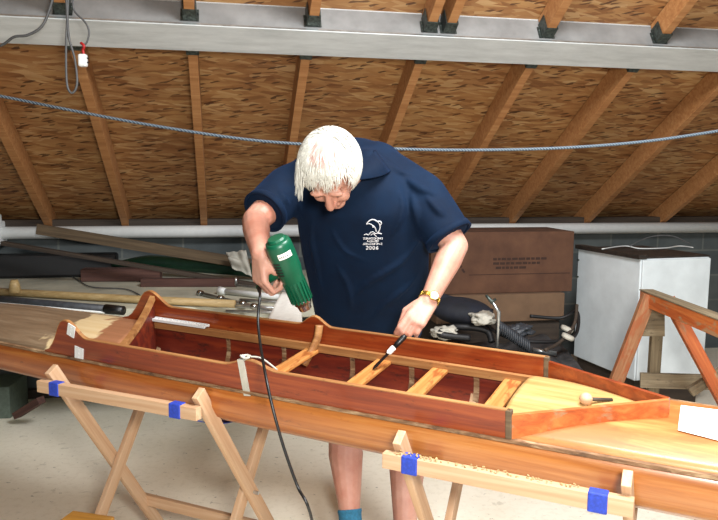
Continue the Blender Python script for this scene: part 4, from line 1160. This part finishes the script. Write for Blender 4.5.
while cnt < 2200:
    t = random.uniform(0, 2*math.pi); z = random.uniform(-.6, 1); r_ = math.sqrt(1-z*z); x, y = r_*math.cos(t), r_*math.sin(t)
    if not hairline(x, y, z): continue
    cnt += 1
    # comb direction: away from the crown whorl, forward and to the sides
    wx, wy, wz = .15, .45, .88
    p = V((x, y, z)); dvec = p-V((wx, wy, wz)); dvec = dvec-p*dvec.dot(p)
    if dvec.length < .05: continue
    dvec.normalize(); dvec = (dvec+V((.25*x, -.35, -.1))); dvec = (dvec-p*dvec.dot(p)).normalized()
    side = p.cross(dvec); L = random.uniform(.28, .55); cur = random.uniform(-.25, .25); pts = []
    for i in range(6):
        u = i/5; q = p+dvec*L*u+side*cur*u*u*.5; lift = 1.0+.02*random.random()+.03*u
        pts.append(HMM @ shell(q.x, q.y, q.z, 1.0+.018*math.sin(u*2.9)+.004*random.random()))
    if min((q-hp).length for q in pts) < .04 and random.random() < .85: continue
    tube_bm(bm, pts, [.0004, .0011, .0013, .0011, .0008, .0002], 3, False)
# longer loose locks hanging over his right temple (image left)
for i in range(50):
    x0 = -.72+random.uniform(-.2, .28); y0 = -.35+random.uniform(-.25, .3); z0 = .45+random.uniform(-.15, .2)
    p = HMM @ shell(x0, y0, z0, 1.04); pts = [p]; dd = (HM @ V((-.1, -.45, -.25))).normalized()
    L = random.uniform(.035, .075)
    for k in range(1, 6): 
        dd = (dd+V((random.uniform(-.06, .06), 0, -.30))).normalized(); pts.append(pts[-1]+dd*L/5)
    tube_bm(bm, pts, [.0014, .0015, .0014, .0012, .001, .0004], 3, False)
link('locks', bm, 'hair', hair, smooth=True)['kind'] = 'stuff'
# ---- wrist watch
ax = (hL['d']+(wL-eL).normalized()).normalized(); wc = wL-(wL-eL).normalized()*.014
wt = root('wrist_watch', wc, 'gold wrist watch with a pale face worn on the wrist near the scraper', 'watch')
fr = frame(wc, wc+(wL-eL).normalized())
wr = .0335
bm = bmesh.new()
for k in range(26):
    t = 2*math.pi*k/26; c = V((0, wr*math.cos(t), wr*math.sin(t))); bx(bm, c, (.015, .0066, .003), Matrix.Rotation(t+math.pi/2, 3, 'X'))
link('bracelet', bm, 'gold', wt, fr, bev=.0006)
vd = (CAM-wc); vd = V((0, vd.dot(V(fr.col[1][:3])), vd.dot(V(fr.col[2][:3])))).normalized()
vd = (vd+V((0, 0, 0))).normalized(); t = math.atan2(vd.z, vd.y)
fm = fr @ Matrix.Rotation(t-.25, 4, 'X') @ Matrix.Translation(V((0, wr, 0))) @ Matrix.Rotation(math.pi/2, 4, 'Z')
bm = bmesh.new(); lathe(bm, [(-.004, .014), (.001, .0165), (.004, .0165), (.005, .0145)], fr @ Matrix.Rotation(t-.25, 4, 'X') @ Matrix.Translation(V((0, wr, 0))) @ Matrix.Rotation(math.pi/2, 4, 'Z'), 28)
cs = link('case', bm, 'gold', wt)
bm = bmesh.new(); lathe(bm, [(.0045, .0135), (.0058, .0135)], fm, 28); link('dial', bm, 'paper', cs)
bm = bmesh.new(); bx(bm, V((.0062, .003, 0)), (.0006, .007, .0012)); bx(bm, V((.0062, 0, .004)), (.0006, .0012, .009)); link('hands', bm, 'black', cs, fm)

# ---- heat gun
g0 = P(277, 241, 2.12); g1 = P(304, 305, 2.20); gd = (g1-g0).normalized(); gfr = frame(g0, g1); GL = (g1-g0).length
hg = root('heat_gun', (g0+g1)/2, 'green heat gun with steel nozzle and white sticker held over the kayak', 'heat gun')
bm = bmesh.new(); lathe(bm, [(-.002, .034), (.0, .038), (.012, .041), (.05, .042), (.10, .041), (.125, .036), (.15, .034), (GL-.03, .030), (GL-.02, .026)], gfr, 32)
hb = link('body', bm, 'green', hg, smooth=True)
bm = bmesh.new()
for k in range(18):
    t = 2*math.pi*k/18; bx(bm, V((.18, .0345*math.cos(t), .0345*math.sin(t))), (GL-.03-.135, .004, .006), Matrix.Rotation(t, 3, 'X'))
link('cooling_rib', bm, 'green', hg, gfr)
bm = bmesh.new(); lathe(bm, [(GL-.028, .027), (GL-.022, .0285), (GL-.010, .0285), (GL-.006, .024), (GL+.004, .022), (GL+.014, .0205), (GL+.014, .018)], gfr, 28); link('nozzle', bm, 'chrome', hg, smooth=False)
bm = bmesh.new(); lathe(bm, [(-.012, .026), (-.006, .03), (0, .03)], gfr, 24); link('rear_cap', bm, 'green', hg)
# handle through the closed hand
hc = wR+hR['d']*.080-hR['n']*.030; hx = hR['s'] if hR['s'].x > 0 else -hR['s']
gm = g0+gd*.085
hend = P(259, 287, hc.y+.02)
bm = bmesh.new(); cap(bm, gm, hc, .021, .0175); cap(bm, hc, hend, .0165, .010); link('handle', bm, 'green', hg, smooth=True)
bm = bmesh.new()
vdir = (CAM-(g0+gd*.03)).normalized(); ly = V(gfr.col[1][:3]); lz = V(gfr.col[2][:3]); t0 = math.atan2(vdir.dot(lz), vdir.dot(ly))
def arcpatch(bm, x0, x1, ta, tb, r, n=10):
    g = [[bm.verts.new(gfr @ V((x, r*math.cos(ta+(tb-ta)*i/n), r*math.sin(ta+(tb-ta)*i/n)))) for i in range(n+1)] for x in (x0, x1)]
    for i in range(n): bm.faces.new((g[0][i], g[0][i+1], g[1][i+1], g[1][i]))
arcpatch(bm, .028, .047, t0-.65, t0+.4, .0432); o = link('sticker', bm, 'paper', hg); o.modifiers.new('t', 'SOLIDIFY').thickness = .0006
bm = bmesh.new()
for k in range(7): arcpatch(bm, .036, .042, t0-.6+k*.14, t0-.52+k*.14, .0438, 2)
link('sticker_print', bm, 'ink', o)
bm = bmesh.new()
for k in range(5): arcpatch(bm, .058+k*.010, .063+k*.010, t0+.5, t0+1.2, .0426, 6)
o = link('vents', bm, 'black', hg); o.modifiers.new('t', 'SOLIDIFY').thickness = .001
cd_ = catmull([hend, P(260, 296, 2.12), P(258, 318, 2.08), P(260, 342, 2.0), P(265, 372, 1.84), P(272, 405, 1.78), P(283, 445, 1.76), P(297, 485, 1.75), P(312, 520, 1.74), PZ(326, 600, .05), PZ(340, 640, .008), PZ(400, 690, .008), PZ(470, 700, .008)], 8)
tube('power_cord', cd_, .0042, 'black', hg, n=8)
tube('strain_relief', [hend, hend.lerp(P(260, 296, 2.12), .5)], [.008, .0055], 'black', hg)

# ---- scraper
tip = P(373, 369, 2.14); hd0 = P(405, 336, 2.17)
sp = root('scraper', tip, 'black bladed paint scraper with pale ferrule held against a thwart', 'scraper')
sd = (hd0-tip); fr = frame(tip, hd0); L = sd.length
bm = bmesh.new()
pr_ = [(0, .004), (.012, .010), (L*.48, .008), (L*.52, .005)]
A = [bm.verts.new(fr @ V((x, y, .0012))) for x, y in pr_]+[bm.verts.new(fr @ V((x, -y, .0012))) for x, y in pr_[::-1]]
B = [bm.verts.new(fr @ V((x, y, -.0012))) for x, y in pr_]+[bm.verts.new(fr @ V((x, -y, -.0012))) for x, y in pr_[::-1]]
bm.faces.new(A); bm.faces.new(B[::-1])
for i in range(len(A)): bm.faces.new((A[i], A[(i+1) % len(A)], B[(i+1) % len(A)], B[i]))
link('blade', bm, 'black', sp)
bm = bmesh.new(); lathe(bm, [(L*.46, .006), (L*.5, .009), (L*.64, .0095), (L*.66, .008)], fr, 16); link('ferrule', bm, 'paper', sp)
bm = bmesh.new(); lathe(bm, [(L*.65, .007), (L*.8, .009), (L*.95, .0095), (L*1.02, .007)], fr, 16); link('handle', bm, 'black', sp, smooth=True)
#PERSON-END
# ------------------------------------------------------------------ light
w = bpy.data.worlds.new('world'); sc.world = w; w.use_nodes = True
w.node_tree.nodes['Background'].inputs[0].default_value = (.80, .90, 1, 1); w.node_tree.nodes['Background'].inputs[1].default_value = .06
def area(name, loc, to, size, power, col=(1, 1, 1), sy=None):
    l = bpy.data.lights.new(name, 'AREA'); l.energy = power; l.color = col; l.shape = 'RECTANGLE'; l.size = size; l.size_y = sy or size
    o = bpy.data.objects.new(name, l); COL.objects.link(o); o.location = loc
    o.rotation_euler = (V(to)-V(loc)).to_track_quat('-Z', 'Y').to_euler(); return o
area('flash', (.25, -.1, 1.75), (.25, 3, .9), .3, 47, (1, .97, .92))
area('doorway_daylight', (.2, -2.2, 1.5), (0, 3, 1.0), 3.2, 26, (.9, .96, 1), 2.6)
area('skylight', (.85, 1.5, 3.1), (.7, 2.6, 0), 1.1, 100, (.94, .97, 1), .8)
sc.view_settings.view_transform = 'Standard'; sc.view_settings.look = 'None'; sc.view_settings.gamma = 1
sc.view_settings.use_curve_mapping = False; sc.view_settings.exposure = .66
